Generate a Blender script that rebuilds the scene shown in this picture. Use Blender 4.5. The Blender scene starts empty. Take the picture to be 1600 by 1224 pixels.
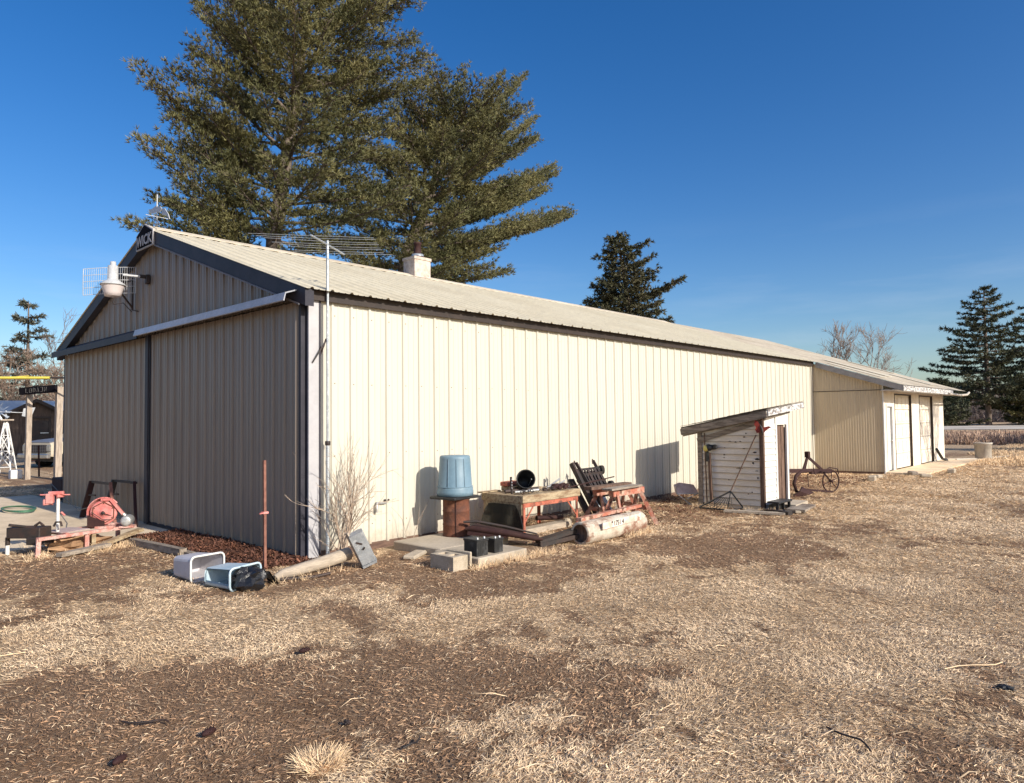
import bpy, math, random
import numpy as np
from mathutils import Vector, Matrix, Euler
PI=math.pi
random.seed(7); RNG=np.random.default_rng(7)
S=bpy.context.scene; COL=S.collection

# ------------------------------------------------------------------ materials
def _n(nt,t,**k):
    n=nt.nodes.new(t)
    for a,b in k.items():
        if a in n.inputs: n.inputs[a].default_value=b
        else: setattr(n,a,b)
    return n
def mat(name,c1,c2=None,scale=4.0,rough=.6,metal=0.0,bump=0.0,stretch=(1,1,1),lo=.42,hi=.62,fine=.18,fscale=None,c3=None,s3=2.0,lo3=.6,hi3=.68,island=0.0,bdist=.01,spec=.4):
    m=bpy.data.materials.new(name); m.use_nodes=True; nt=m.node_tree; L=nt.links.new
    b=nt.nodes['Principled BSDF']; b.inputs['Roughness'].default_value=rough; b.inputs['Metallic'].default_value=metal
    b.inputs['Specular IOR Level'].default_value=spec
    tc=_n(nt,'ShaderNodeTexCoord'); mp=_n(nt,'ShaderNodeMapping'); mp.inputs['Scale'].default_value=stretch
    L(tc.outputs['Object'],mp.inputs['Vector'])
    def noise(sc,det=6,r=.6):
        n=_n(nt,'ShaderNodeTexNoise'); n.inputs['Scale'].default_value=sc; n.inputs['Detail'].default_value=det; n.inputs['Roughness'].default_value=r
        L(mp.outputs[0],n.inputs['Vector']); return n.outputs['Fac']
    def mix(f,a,bb,typ='MIX'):
        x=_n(nt,'ShaderNodeMix',data_type='RGBA',blend_type=typ)
        if isinstance(f,float): x.inputs[0].default_value=f
        else: L(f,x.inputs[0])
        for s,v in ((6,a),(7,bb)):
            if isinstance(v,tuple): x.inputs[s].default_value=(*v,1)
            else: L(v,x.inputs[s])
        return x.outputs[2]
    def ramp(f,lo,hi,a=0.,b_=1.):
        r=_n(nt,'ShaderNodeMapRange'); r.inputs[1].default_value=lo; r.inputs[2].default_value=hi; r.inputs[3].default_value=a; r.inputs[4].default_value=b_
        L(f,r.inputs[0]); return r.outputs[0]
    col=c1
    if c2: col=mix(ramp(noise(scale),lo,hi),c1,c2)
    if c3: col=mix(ramp(noise(s3,8,.7),lo3,hi3),col,c3)
    fn=noise(fscale or scale*7,8,.7)
    v=ramp(fn,.3,.7,1-fine,1+fine)
    if island:
        g=_n(nt,'ShaderNodeNewGeometry'); v2=ramp(g.outputs['Random Per Island'],0,1,1-island,1+island)
        mm=_n(nt,'ShaderNodeMath',operation='MULTIPLY'); L(v,mm.inputs[0]); L(v2,mm.inputs[1]); v=mm.outputs[0]
    cb=_n(nt,'ShaderNodeCombineColor'); [L(v,cb.inputs[i]) for i in range(3)]
    col=mix(1.0,col,cb.outputs[0],'MULTIPLY')
    L(col,b.inputs['Base Color'])
    if bump:
        bp=_n(nt,'ShaderNodeBump'); bp.inputs['Strength'].default_value=bump; bp.inputs['Distance'].default_value=bdist
        L(fn,bp.inputs['Height']); L(bp.outputs[0],b.inputs['Normal'])
    return m
M={}
M['cream']=mat('cream_metal',(.575,.545,.462),(.55,.515,.422),scale=.35,rough=.42,bump=.25,bdist=.004,fine=.025,fscale=6,stretch=(1,1,.12),lo=.3,hi=.7,c3=(.50,.445,.34),s3=1.3,lo3=.66,hi3=.85)
M['gableshade']=mat('shade_toned_gable_metal',(.262,.213,.172),(.230,.185,.149),scale=1.2,rough=.42,fine=.10,fscale=9,stretch=(1,1,.1),lo=.35,hi=.65,c3=(.17,.135,.11),s3=2.0,lo3=.62,hi3=.85)  # gable cladding, its shade put into a darker base colour
M['tan']=mat('tan_metal',(.54,.44,.30),(.49,.39,.26),scale=.8,rough=.5,fine=.08,fscale=9,stretch=(1,1,.15),lo=.35,hi=.65)
M['roof']=mat('roof_metal',(.72,.65,.49),(.64,.565,.41),scale=.7,rough=.5,fine=.10,fscale=8,lo=.35,hi=.7,c3=(.44,.38,.29),s3=.5,lo3=.66,hi3=.85)
M['roofold']=mat('worn_roof_metal',(.66,.58,.45),(.50,.42,.31),scale=.7,rough=.55,fine=.15,lo=.35,hi=.7,c3=(.20,.13,.09),s3=1.1,lo3=.6,hi3=.75)
M['slate']=mat('slate_trim',(.045,.043,.055),(.035,.035,.045),rough=.55,fine=.12,spec=.2)
M['slatelit']=mat('sunlit_corner_trim',(.44,.43,.44),(.40,.39,.40),scale=2,rough=.4,fine=.06)  # lit copy of the slate trim, sunlight put into the paler colour
M['brown']=mat('brown_fascia',(.038,.026,.021),(.028,.02,.017),rough=.6)
M['base']=mat('base_board',(.17,.105,.075),(.10,.06,.045),scale=3,rough=.9,stretch=(1,1,5),bump=.3)
M['white']=mat('white_paint',(.68,.67,.64),(.60,.58,.54),scale=3,rough=.5,fine=.06,lo=.45,hi=.75)
M['peel']=mat('peeling_white_paint',(.76,.69,.59),(.67,.59,.48),scale=3,rough=.7,fine=.08,c3=(.16,.12,.09),s3=5,lo3=.66,hi3=.69,bump=.2,stretch=(1,.6,1.6))
M['peelbad']=mat('badly_peeling_paint',(.60,.59,.57),(.50,.48,.45),scale=9,rough=.8,fine=.2,c3=(.16,.14,.13),s3=9,lo3=.5,hi3=.56,bump=.4,stretch=(1,1,2))
M['wood']=mat('weathered_wood',(.30,.25,.20),(.17,.13,.10),scale=4,rough=.9,fine=.35,stretch=(1,1,1),bump=.6,fscale=40)
M['woodx']=mat('grey_plank_wood',(.34,.29,.235),(.20,.16,.125),scale=3,rough=.9,fine=.3,stretch=(1,7,7),bump=.6,fscale=14)
M['woody']=mat('grey_beam_wood',(.30,.25,.20),(.16,.13,.10),scale=3,rough=.9,fine=.3,stretch=(7,1,7),bump=.6,fscale=14)
M['woodz']=mat('brown_board_wood',(.17,.105,.075),(.09,.055,.04),scale=3,rough=.9,fine=.3,stretch=(7,7,1),bump=.5,fscale=14)
M['palewood']=mat('pale_post_wood',(.42,.35,.27),(.24,.19,.145),scale=3,rough=.9,fine=.3,stretch=(1.2,7,7),bump=.6,fscale=12,lo=.5,hi=.75)
M['postwood']=mat('pale_upright_wood',(.46,.38,.30),(.30,.24,.19),scale=3,rough=.9,fine=.25,stretch=(7,7,1),bump=.5,fscale=12)
M['timber']=mat('yellowed_timber',(.42,.33,.21),(.22,.14,.08),scale=5,rough=.85,fine=.3,stretch=(1,4,4),bump=.5,c3=(.12,.07,.04),s3=6,lo3=.6,hi3=.66)
M['dark']=mat('dark_steel',(.030,.024,.022),(.05,.03,.024),scale=6,rough=.6,fine=.3,bump=.2)
M['rust']=mat('rusty_steel',(.15,.055,.03),(.09,.04,.028),scale=5,rough=.85,fine=.3,bump=.3,c3=(.22,.10,.055),s3=4,lo3=.55,hi3=.7)
M['rustd']=mat('dark_rusty_steel',(.030,.009,.009),(.045,.018,.014),scale=6,rough=.8,fine=.3,bump=.3)
M['rodrust']=mat('rusty_rod',(.26,.12,.085),(.17,.07,.05),scale=6,rough=.8,fine=.2)
M['orange']=mat('orange_painted_steel',(.46,.14,.085),(.36,.10,.06),scale=5,rough=.7,fine=.25,c3=(.15,.065,.045),s3=7,lo3=.50,hi3=.6)
M['orangep']=mat('worn_orange_timber',(.40,.14,.09),(.50,.34,.26),scale=7,rough=.8,fine=.25,c3=(.13,.065,.04),s3=8,lo3=.54,hi3=.6,bump=.4)
M['pink']=mat('faded_red_paint',(.56,.16,.14),(.62,.28,.25),scale=6,rough=.6,fine=.15,c3=(.66,.40,.35),s3=7,lo3=.62,hi3=.75)
M['pinkp']=mat('faded_pink_frame',(.46,.20,.16),(.62,.42,.37),scale=9,rough=.8,fine=.25,c3=(.15,.08,.06),s3=9,lo3=.58,hi3=.64)
M['alu']=mat('dull_aluminium',(.60,.60,.58),(.42,.42,.41),scale=10,rough=.45,metal=.6,fine=.15)
M['galv']=mat('galvanised_steel',(.50,.53,.55),(.38,.41,.43),scale=9,rough=.42,metal=.55,fine=.15,c3=(.62,.64,.65),s3=12,lo3=.55,hi3=.62,bump=.1)
M['blue']=mat('blue_grey_plastic',(.14,.225,.285),(.17,.255,.315),scale=3,rough=.5,fine=.08,bump=.08)
M['paleblue']=mat('pale_blue_plastic',(.40,.52,.60),(.50,.58,.63),scale=5,rough=.5,fine=.12)
M['lilac']=mat('grey_white_plastic',(.55,.53,.56),(.48,.46,.48),scale=4,rough=.5,fine=.08)
M['bag']=mat('black_plastic_film',(.012,.012,.015),(.02,.02,.022),scale=9,rough=.28,fine=.3,bump=.6,spec=.6)
M['black']=mat('black_plastic',(.018,.018,.019),(.035,.035,.034),scale=5,rough=.5,fine=.3,bump=.1)
M['blackc']=mat('dusty_black_plastic',(.02,.02,.02),(.10,.10,.10),scale=8,rough=.6,fine=.3,lo=.5,hi=.8)
M['conc']=mat('concrete',(.46,.39,.30),(.37,.31,.235),scale=1.2,rough=.9,fine=.15,bump=.2,fscale=22,c3=(.27,.22,.165),s3=.8,lo3=.58,hi3=.75)
M['pad']=mat('dusty_concrete',(.78,.62,.43),(.62,.48,.32),scale=.9,rough=.95,fine=.15,bump=.2,fscale=18,c3=(.38,.29,.20),s3=.8,lo3=.56,hi3=.72)
M['block']=mat('concrete_block',(.46,.385,.29),(.36,.30,.22),scale=6,rough=.95,fine=.2,bump=.5,fscale=60)
M['stucco']=mat('chimney_render',(.55,.48,.42),(.42,.34,.29),scale=8,rough=.95,fine=.2,bump=.3,c3=(.30,.20,.17),s3=7,lo3=.58,hi3=.66)
M['shingle']=mat('mossy_roofing',(.16,.13,.10),(.09,.075,.06),scale=12,rough=.95,fine=.35,bump=.6)
M['wing']=mat('red_wing',(.26,.035,.02),(.16,.02,.015),scale=20,rough=.6,fine=.2)
M['yellow']=mat('yellow_plastic',(.55,.47,.12),(.42,.36,.12),scale=20,rough=.5,fine=.2)
M['yellowp']=mat('yellow_painted_pipe',(.75,.62,.10),(.66,.55,.1),scale=3,rough=.5)
M['hose']=mat('green_hose',(.06,.15,.09),(.08,.19,.11),scale=9,rough=.5)
M['mud']=mat('cream_rust_pipe',(.55,.49,.40),(.36,.25,.18),scale=5,rough=.8,fine=.2,stretch=(.7,1,1),c3=(.22,.11,.07),s3=3.5,lo3=.52,hi3=.62,bump=.2,lo=.45,hi=.7)
M['chrome']=mat('dull_chrome',(.55,.53,.50),(.45,.43,.40),scale=5,rough=.3,metal=.8)
M['truckb']=mat('beige_car_paint',(.55,.48,.36),(.50,.43,.33),scale=2,rough=.3,fine=.05,spec=.6)
M['hood']=mat('grey_car_hood',(.17,.16,.165),(.14,.135,.14),scale=2,rough=.3,fine=.05,spec=.6)
M['tyre']=mat('tyre_rubber',(.02,.019,.018),(.035,.03,.028),scale=9,rough=.85)
M['oldwall']=mat('old_plank_wall',(.12,.085,.065),(.07,.05,.04),scale=2,rough=.9,fine=.35,stretch=(5,5,.6),fscale=5)
M['palroof']=mat('pale_metal_roof',(.52,.56,.57),(.44,.47,.48),scale=.7,rough=.5,fine=.1)
M['needle']=mat('pine_needles',(.185,.170,.070),(.10,.105,.045),scale=.55,rough=.6,fine=.2,island=.45,lo=.40,hi=.62,c3=(.23,.19,.085),s3=.9,lo3=.55,hi3=.7,spec=.3)
M['needled']=mat('spruce_needles',(.065,.070,.034),(.11,.098,.05),scale=.5,rough=.6,fine=.2,island=.45,spec=.3)
M['needler']=mat('dark_conifer_needles',(.060,.074,.042),(.105,.102,.052),scale=.35,rough=.6,fine=.2,island=.45,spec=.3)
M['needleg']=mat('blue_green_needles',(.075,.082,.062),(.11,.11,.085),scale=.5,rough=.6,fine=.2,island=.5,spec=.3)
M['bark']=mat('pine_bark',(.18,.14,.115),(.09,.07,.06),scale=3,rough=.95,fine=.35,stretch=(3,3,.6),bump=.5)
M['barkl']=mat('grey_bark',(.27,.215,.185),(.17,.13,.11),scale=3,rough=.95,fine=.3)
M['barkt']=mat('tan_twigs',(.33,.24,.18),(.23,.165,.125),scale=1,rough=.95,fine=.3,island=.3)
M['twig']=mat('shrub_twigs',(.46,.36,.275),(.34,.255,.19),scale=8,rough=.9,fine=.25)
M['straw']=mat('dry_grass_blades',(.88,.67,.435),(.66,.465,.275),scale=.9,rough=.8,fine=.12,island=.38,lo=.38,hi=.66,spec=.2)
M['litter']=mat('brown_litter',(.46,.285,.165),(.24,.14,.078),scale=1.3,rough=.9,fine=.2,island=.55,spec=.2)
M['mulch']=mat('red_bark_chips',(.17,.075,.047),(.10,.048,.033),scale=3,rough=.95,fine=.3,island=.55,spec=.2)
M['weed']=mat('dead_weeds',(.56,.40,.29),(.40,.26,.18),scale=.4,rough=.9,fine=.2,island=.45,spec=.2)
M['dimletter']=mat('dim_lettering',(.13,.125,.12),(.09,.085,.08),scale=20)
M['tub']=mat('grimy_white_tub',(.50,.45,.38),(.40,.35,.29),scale=4,rough=.7,fine=.12)
M['letter']=mat('pale_lettering',(.42,.40,.40),(.36,.34,.34),scale=20,rough=.6)
M['signface']=mat('black_sign_face',(.010,.009,.012),(.014,.013,.016),rough=.9,spec=.05)
M['vane']=mat('pale_vane_metal',(.50,.51,.52),(.42,.43,.44),rough=.45)
M['gravel']=mat('pale_gravel',(.56,.50,.42),(.42,.36,.29),scale=.3,rough=.95,fine=.2,fscale=8)
M['farwood']=mat('far_bare_wood',(.26,.205,.18),(.18,.14,.12),scale=.2,rough=.95,fine=.25,island=.3)
M['seatpad']=mat('faded_pink_fabric',(.50,.38,.36),(.40,.30,.28),scale=9,rough=.9)
def splash(m):
    nt=m.node_tree; L=nt.links.new; b=nt.nodes['Principled BSDF']; src=b.inputs['Base Color'].links[0].from_socket
    tc=_n(nt,'ShaderNodeTexCoord'); sx=_n(nt,'ShaderNodeSeparateXYZ'); L(tc.outputs['Object'],sx.inputs[0])
    r=_n(nt,'ShaderNodeMapRange'); r.inputs[1].default_value=.0; r.inputs[2].default_value=.55; r.inputs[3].default_value=.62; r.inputs[4].default_value=.0; L(sx.outputs['Z'],r.inputs[0])
    n=_n(nt,'ShaderNodeTexNoise'); n.inputs['Scale'].default_value=6; n.inputs['Detail'].default_value=8; n.inputs['Roughness'].default_value=.8; L(tc.outputs['Object'],n.inputs['Vector'])
    ad=_n(nt,'ShaderNodeMath',operation='ADD'); L(r.outputs[0],ad.inputs[0]); L(n.outputs['Fac'],ad.inputs[1])
    r2=_n(nt,'ShaderNodeMapRange'); r2.inputs[1].default_value=.78; r2.inputs[2].default_value=1.15; r2.inputs[4].default_value=.65; L(ad.outputs[0],r2.inputs[0])
    x=_n(nt,'ShaderNodeMix',data_type='RGBA'); L(r2.outputs[0],x.inputs[0]); L(src,x.inputs[6]); x.inputs[7].default_value=(.34,.26,.18,1); L(x.outputs[2],b.inputs['Base Color'])
splash(M['cream']); splash(M['gableshade']); splash(M['tan'])
def glassmat():
    m=bpy.data.materials.new('smoky_glass'); m.use_nodes=True; b=m.node_tree.nodes['Principled BSDF']
    b.inputs['Base Color'].default_value=(.03,.028,.022,1); b.inputs['Roughness'].default_value=.12; b.inputs['Alpha'].default_value=.86
    return m
M['glass']=glassmat()
def lensmat():
    m=bpy.data.materials.new('frosted_lamp_lens'); m.use_nodes=True; b=m.node_tree.nodes['Principled BSDF']
    b.inputs['Base Color'].default_value=(.62,.55,.53,1); b.inputs['Roughness'].default_value=.35
    return m
M['lens']=lensmat()

# ------------------------------------------------------------------ mesh builder
def V(*a): return Vector(a)
class MB:
    def __init__(s): s.v=[];s.f=[];s.mi=[];s.sm=[];s.cur=0
    def m(s,i): s.cur=i; return s
    def add(s,vs,fs,smooth=False):
        o=len(s.v); s.v+= [tuple(v) for v in vs]
        for f in fs: s.f.append(tuple(i+o for i in f)); s.mi.append(s.cur); s.sm.append(smooth)
        return s
    def hexa(s,p):   # 8 points: bottom 4 ccw, top 4 ccw
        return s.add(p,[(3,2,1,0),(4,5,6,7),(0,1,5,4),(1,2,6,5),(2,3,7,6),(3,0,4,7)])
    def box(s,x0,x1,y0,y1,z0,z1,bev=0):
        if bev:
            b=min(bev,(x1-x0)/2.2,(y1-y0)/2.2,(z1-z0)/2.2)
            import bmesh
            bm=bmesh.new(); bmesh.ops.create_cube(bm,size=1)
            for v in bm.verts: v.co=((x0+x1)/2+v.co.x*(x1-x0),(y0+y1)/2+v.co.y*(y1-y0),(z0+z1)/2+v.co.z*(z1-z0))
            bmesh.ops.bevel(bm,geom=bm.edges[:],offset=b,segments=1,affect='EDGES')
            vs=[v.co.copy() for v in bm.verts]; fs=[[v.index for v in f.verts] for f in bm.faces]; bm.free()
            return s.add(vs,fs)
        return s.hexa([(x0,y0,z0),(x1,y0,z0),(x1,y1,z0),(x0,y1,z0),(x0,y0,z1),(x1,y0,z1),(x1,y1,z1),(x0,y1,z1)])
    def obox(s,c,d,rz=0,tilt=None,bev=0):   # oriented box, centre c, dims d
        t=MB(); t.box(-d[0]/2,d[0]/2,-d[1]/2,d[1]/2,-d[2]/2,d[2]/2,bev)
        R=(tilt.to_matrix() if tilt else Matrix.Rotation(rz,3,'Z'))
        return s.add([R@Vector(v)+Vector(c) for v in t.v],t.f)
    def beam(s,a,b,w,h,up=(0,0,1)):  # rectangular bar a->b
        a=Vector(a);b=Vector(b);d=(b-a).normalized();u=Vector(up)
        if abs(d.dot(u))>.97:u=Vector((1,0,0)) if abs(d.x)<.9 else Vector((0,1,0))
        r=d.cross(u).normalized();u=r.cross(d)
        P=[]
        for q in (a,b):
            for sx,sy in ((-1,-1),(1,-1),(1,1),(-1,1)): P.append(q+r*sx*w/2+u*sy*h/2)
        return s.add(P,[(3,2,1,0),(4,5,6,7),(0,1,5,4),(1,2,6,5),(2,3,7,6),(3,0,4,7)])
    def tube(s,pts,r,n=8,cap=True,smooth=True):
        pts=[Vector(p) for p in pts]; k=len(pts); rr=r if isinstance(r,(list,tuple)) else [r]*k
        o=[];pr=None
        for i,p in enumerate(pts):
            d=(pts[min(i+1,k-1)]-pts[max(i-1,0)]).normalized()
            if pr is None:
                pr=d.orthogonal().normalized()
            else:
                pr=(pr-d*pr.dot(d)); pr=pr.normalized() if pr.length>1e-6 else d.orthogonal().normalized()
            q=d.cross(pr)
            for j in range(n):
                a=2*PI*j/n; o.append(p+(pr*math.cos(a)+q*math.sin(a))*rr[i])
        f=[(i*n+j,i*n+(j+1)%n,(i+1)*n+(j+1)%n,(i+1)*n+j) for i in range(k-1) for j in range(n)]
        s.add(o,f,smooth)
        if cap: s.add(o[:n],[tuple(range(n))[::-1]]); s.add(o[-n:],[tuple(range(n))])
        return s
    def lathe(s,prof,c,ax=(0,0,1),n=24,smooth=True):  # prof [(r,h)]
        a=Vector(ax).normalized(); x=a.orthogonal().normalized(); y=a.cross(x); c=Vector(c); o=[]
        for r,h in prof:
            for j in range(n):
                t=2*PI*j/n; o.append(c+a*h+(x*math.cos(t)+y*math.sin(t))*max(r,1e-4))
        f=[(i*n+j,i*n+(j+1)%n,(i+1)*n+(j+1)%n,(i+1)*n+j) for i in range(len(prof)-1) for j in range(n)]
        return s.add(o,f,smooth)
    def prism(s,poly,d):   # poly of 3D points extruded by vector d
        k=len(poly);d=Vector(d);P=[Vector(p) for p in poly]; Q=[p+d for p in P]
        return s.add(P+Q,[tuple(range(k))[::-1],tuple(range(k,2*k))]+[(i,(i+1)%k,k+(i+1)%k,k+i) for i in range(k)])
    def build(s,name,m,parent=None,loc=None):
        me=bpy.data.meshes.new(name); o=bpy.data.objects.new(name,me); COL.objects.link(o)
        L=Vector((0,0,0))
        if parent is not None:
            o.parent=parent; L=Vector(parent.get('_w',(0,0,0)))
        if loc is not None: L=Vector(loc); o.location=L
        o['_w']=tuple(L)
        me.from_pydata([tuple(Vector(v)-L) for v in s.v],[],s.f)
        ms=m if isinstance(m,(list,tuple)) else [m]
        for x in ms: me.materials.append(x)
        me.polygons.foreach_set('material_index',s.mi); me.polygons.foreach_set('use_smooth',s.sm)
        me.update()
        return o
def tag(o,label,cat,group=None,kind=None):
    if label:o['label']=label
    if cat:o['category']=cat
    if group:o['group']=group
    if kind:o['kind']=kind
    return o
def thing(name,label,cat,loc,group=None):
    o=bpy.data.objects.new(name,None); COL.objects.link(o); o.location=loc; o['_w']=tuple(loc); o.empty_display_size=.2
    return tag(o,label,cat,group)
def struct(o): o['kind']='structure'; return o
def dup(root,loc,rz=0,label=None,group=None,sc=None):
    r=root.copy(); COL.objects.link(r); r.location=loc; r.rotation_euler=(0,0,rz)
    if sc: r.scale=sc
    if label:r['label']=label
    if group:r['group']=group
    for ch in list(root.children):
        c=ch.copy(); COL.objects.link(c); c.parent=r
        for g in ch.children:
            d=g.copy(); COL.objects.link(d); d.parent=c
    return r
def npmesh(name,verts,faces_flat,loop_tot,mats,parent=None,smooth=False):
    me=bpy.data.meshes.new(name); nv=len(verts); me.vertices.add(nv); me.vertices.foreach_set('co',verts.astype(np.float32).ravel())
    me.loops.add(len(faces_flat)); me.loops.foreach_set('vertex_index',faces_flat.astype(np.int32))
    nf=len(loop_tot); me.polygons.add(nf); st=np.zeros(nf,np.int32); st[1:]=np.cumsum(loop_tot)[:-1]
    me.polygons.foreach_set('loop_start',st); me.polygons.foreach_set('loop_total',loop_tot.astype(np.int32))
    if smooth: me.polygons.foreach_set('use_smooth',np.ones(nf,bool))
    me.update(calc_edges=True)
    for m in mats: me.materials.append(m)
    o=bpy.data.objects.new(name,me); COL.objects.link(o)
    if parent is not None: o.parent=parent
    return o
# value noise in numpy
_T=RNG.random((256,256)).astype(np.float32)
def vnoise(x,y):
    xi=np.floor(x).astype(int);yi=np.floor(y).astype(int);fx=x-xi;fy=y-yi
    fx=fx*fx*(3-2*fx);fy=fy*fy*(3-2*fy)
    a=_T[xi&255,yi&255];b=_T[(xi+1)&255,yi&255];c=_T[xi&255,(yi+1)&255];d=_T[(xi+1)&255,(yi+1)&255]
    return (a*(1-fx)+b*fx)*(1-fy)+(c*(1-fx)+d*fx)*fy
def fbm(x,y,o=4):
    s=0;a=.5;t=0
    for i in range(o): s=s+a*vnoise(x+17.3*i,y-9.1*i);t+=a;x=x*2.03;y=y*2.03;a*=.55
    return s/t

# ------------------------------------------------------------------ camera, sun and sky
CAM=(-5.09983,-8.42453,1.82552); YAW,PIT,ROL,FPX=0.74491,0.03964,-0.01113,1095.344
fw=Vector((math.cos(YAW)*math.cos(PIT),math.sin(YAW)*math.cos(PIT),math.sin(PIT)))
r0=Vector((math.sin(YAW),-math.cos(YAW),0)); u0=r0.cross(fw)
rr_=r0*math.cos(ROL)+u0*math.sin(ROL); uu_=-r0*math.sin(ROL)+u0*math.cos(ROL)
cd=bpy.data.cameras.new('camera'); cam=bpy.data.objects.new('camera',cd); COL.objects.link(cam)
cam.matrix_world=Matrix(((rr_.x,uu_.x,-fw.x,CAM[0]),(rr_.y,uu_.y,-fw.y,CAM[1]),(rr_.z,uu_.z,-fw.z,CAM[2]),(0,0,0,1)))
cd.sensor_width=36; cd.lens=FPX/1600*36; cd.clip_end=3000; cd.clip_start=.05; S.camera=cam
SD=Vector((-.05,1,-.50)).normalized()          # direction the sunlight travels
sl=bpy.data.lights.new('sun','SUN'); sl.energy=4.5; sl.angle=math.radians(.5); sl.color=(1,.93,.82)
so=bpy.data.objects.new('sun',sl); COL.objects.link(so); so.rotation_euler=SD.to_track_quat('-Z','Y').to_euler(); so.location=(0,-30,20)
EL=math.asin(-SD.z); AZ=math.atan2(-SD.x,-SD.y)
W=bpy.data.worlds.new('World'); S.world=W; W.use_nodes=True; nt=W.node_tree
sky=nt.nodes.new('ShaderNodeTexSky'); sky.sky_type='NISHITA'; sky.sun_disc=False; sky.sun_elevation=EL; sky.sun_rotation=AZ
sky.altitude=300; sky.air_density=1.0; sky.dust_density=1.6; sky.ozone_density=2.6
bg=nt.nodes['Background']; bg.inputs[1].default_value=.105
hs=nt.nodes.new('ShaderNodeHueSaturation'); hs.inputs['Saturation'].default_value=1.38; hs.inputs['Hue'].default_value=.509; hs.inputs['Value'].default_value=1.1
nt.links.new(sky.outputs[0],hs.inputs['Color']); 
tcw=nt.nodes.new('ShaderNodeTexCoord'); mpw=nt.nodes.new('ShaderNodeMapping'); mpw.inputs['Scale'].default_value=(1.2,1.2,9.0); nt.links.new(tcw.outputs['Generated'],mpw.inputs[0])
nz=nt.nodes.new('ShaderNodeTexNoise'); nz.inputs['Scale'].default_value=2.4; nz.inputs['Detail'].default_value=7; nz.inputs['Roughness'].default_value=.6; nt.links.new(mpw.outputs[0],nz.inputs['Vector'])
r1=nt.nodes.new('ShaderNodeMapRange'); r1.inputs[1].default_value=.48; r1.inputs[2].default_value=.72; r1.inputs[4].default_value=.26; nt.links.new(nz.outputs['Fac'],r1.inputs[0])
sx=nt.nodes.new('ShaderNodeSeparateXYZ'); nt.links.new(tcw.outputs['Generated'],sx.inputs[0])
r2=nt.nodes.new('ShaderNodeMapRange'); r2.inputs[1].default_value=.02; r2.inputs[2].default_value=.27; r2.inputs[3].default_value=1; r2.inputs[4].default_value=0; nt.links.new(sx.outputs['Z'],r2.inputs[0])
mu=nt.nodes.new('ShaderNodeMath'); mu.operation='MULTIPLY'; nt.links.new(r1.outputs[0],mu.inputs[0]); nt.links.new(r2.outputs[0],mu.inputs[1])
mw=nt.nodes.new('ShaderNodeMix'); mw.data_type='RGBA'; nt.links.new(mu.outputs[0],mw.inputs[0]); nt.links.new(hs.outputs[0],mw.inputs[6]); mw.inputs[7].default_value=(5.6,6.2,6.9,1)
nt.links.new(mw.outputs[2],bg.inputs[0])
S.view_settings.view_transform='Standard'; S.view_settings.look='None'; S.view_settings.exposure=.38; S.view_settings.gamma=1
S.render.engine='CYCLES'

# ------------------------------------------------------------------ ground
def gz(x,y):
    z=-.11*np.clip((y-2)/10,0,1)*np.clip((2-x)/3+ (y>11),0,1)
    return z
def straw_mask(x,y):
    n=fbm(x*.45+3,y*.45+8,4); n2=fbm(x*1.7+31,y*1.7+5,3)
    v=.62*n+.40*n2+.035+.78*(fbm(x*3.6+7,y*3.6,3)-.5)+.36*(fbm(x*15+3,y*15+9,2)-.5)
    def blob(cx,cy,rx,ry,a,rot=0):
        c,s_=math.cos(rot),math.sin(rot); dx=x-cx;dy=y-cy; u=(dx*c+dy*s_)/rx;w=(-dx*s_+dy*c)/ry
        return a*np.exp(-(u*u+w*w))
    v=v+BLOB(blob)
    return np.clip((v-.465)/.15,0,1)
def BLOB(b):
    return 0
def BLOB(b):
    v=0
    for cx,cy,rx,ry,a,rot in [
        (-3.0,-.9,1.3,1.6,.22,0),(-2.2,-2.0,1.6,.9,.22,.4),(-1.0,-3.4,1.5,.6,.20,-.3),(.4,-4.0,1.3,.6,.18,-.3),(1.5,-4.8,1.4,.7,.2,-.4),(.6,-6.0,1.3,.9,.18,0),
        (2.5,-6.7,2.,.9,.2,0),(6.5,-6.2,3,1.2,.2,0),(9.5,-4.2,3.2,.9,.2,-.1),(-2.1,-5.9,.7,.5,.2,0),(-.4,-6.6,1,.6,.12,0),(16,-5,5,2,.2,0),
        (-.3,-1.3,1.3,.5,-.30,-.3),(1.6,-2.75,2.0,.55,-.30,-.1),(4.2,-3.9,1.5,.9,-.25,0),(-3.7,-3.5,1.0,1.2,-.30,0),(-2.7,-4.0,.8,.7,-.28,0),
        (-1.75,-4.75,.55,.5,-.25,0),(-1.1,-5.6,.5,.3,-.28,0),(-1.5,-6.2,.35,.4,-.25,0),(7.4,-4.8,1.0,.4,-.3,0),(4.1,-4.9,.9,.4,-.25,0),(-.2,-7.3,.6,.4,-.2,0),
        (-3.2,1.5,2.2,1.5,-.22,0),(4,-1.7,4,.8,-.12,0),(-4.5,-4.5,.8,1.2,-.2,0),(11,-1.5,4,1.2,.02,0),(-2.6,1.6,1.4,.8,-.2,0)]:
        v=v+b(cx,cy,rx,ry,a,rot)
    return v
def axis(a,b,st,far,g=1.35):
    c=list(np.arange(a,b+1e-6,st)); s=st
    x=b
    while x<far: s*=g; x+=s; c.append(x)
    x=a; s=st
    while x>-far: s*=g; x-=s; c.insert(0,x)
    return np.array(c)
gx=axis(-9,22,.1,900); gy=axis(-11,16,.1,900)
X,Y=np.meshgrid(gx,gy,indexing='ij')
near=np.clip(1-(np.hypot(X+1,Y+3)-22)/10,0,1)
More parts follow.
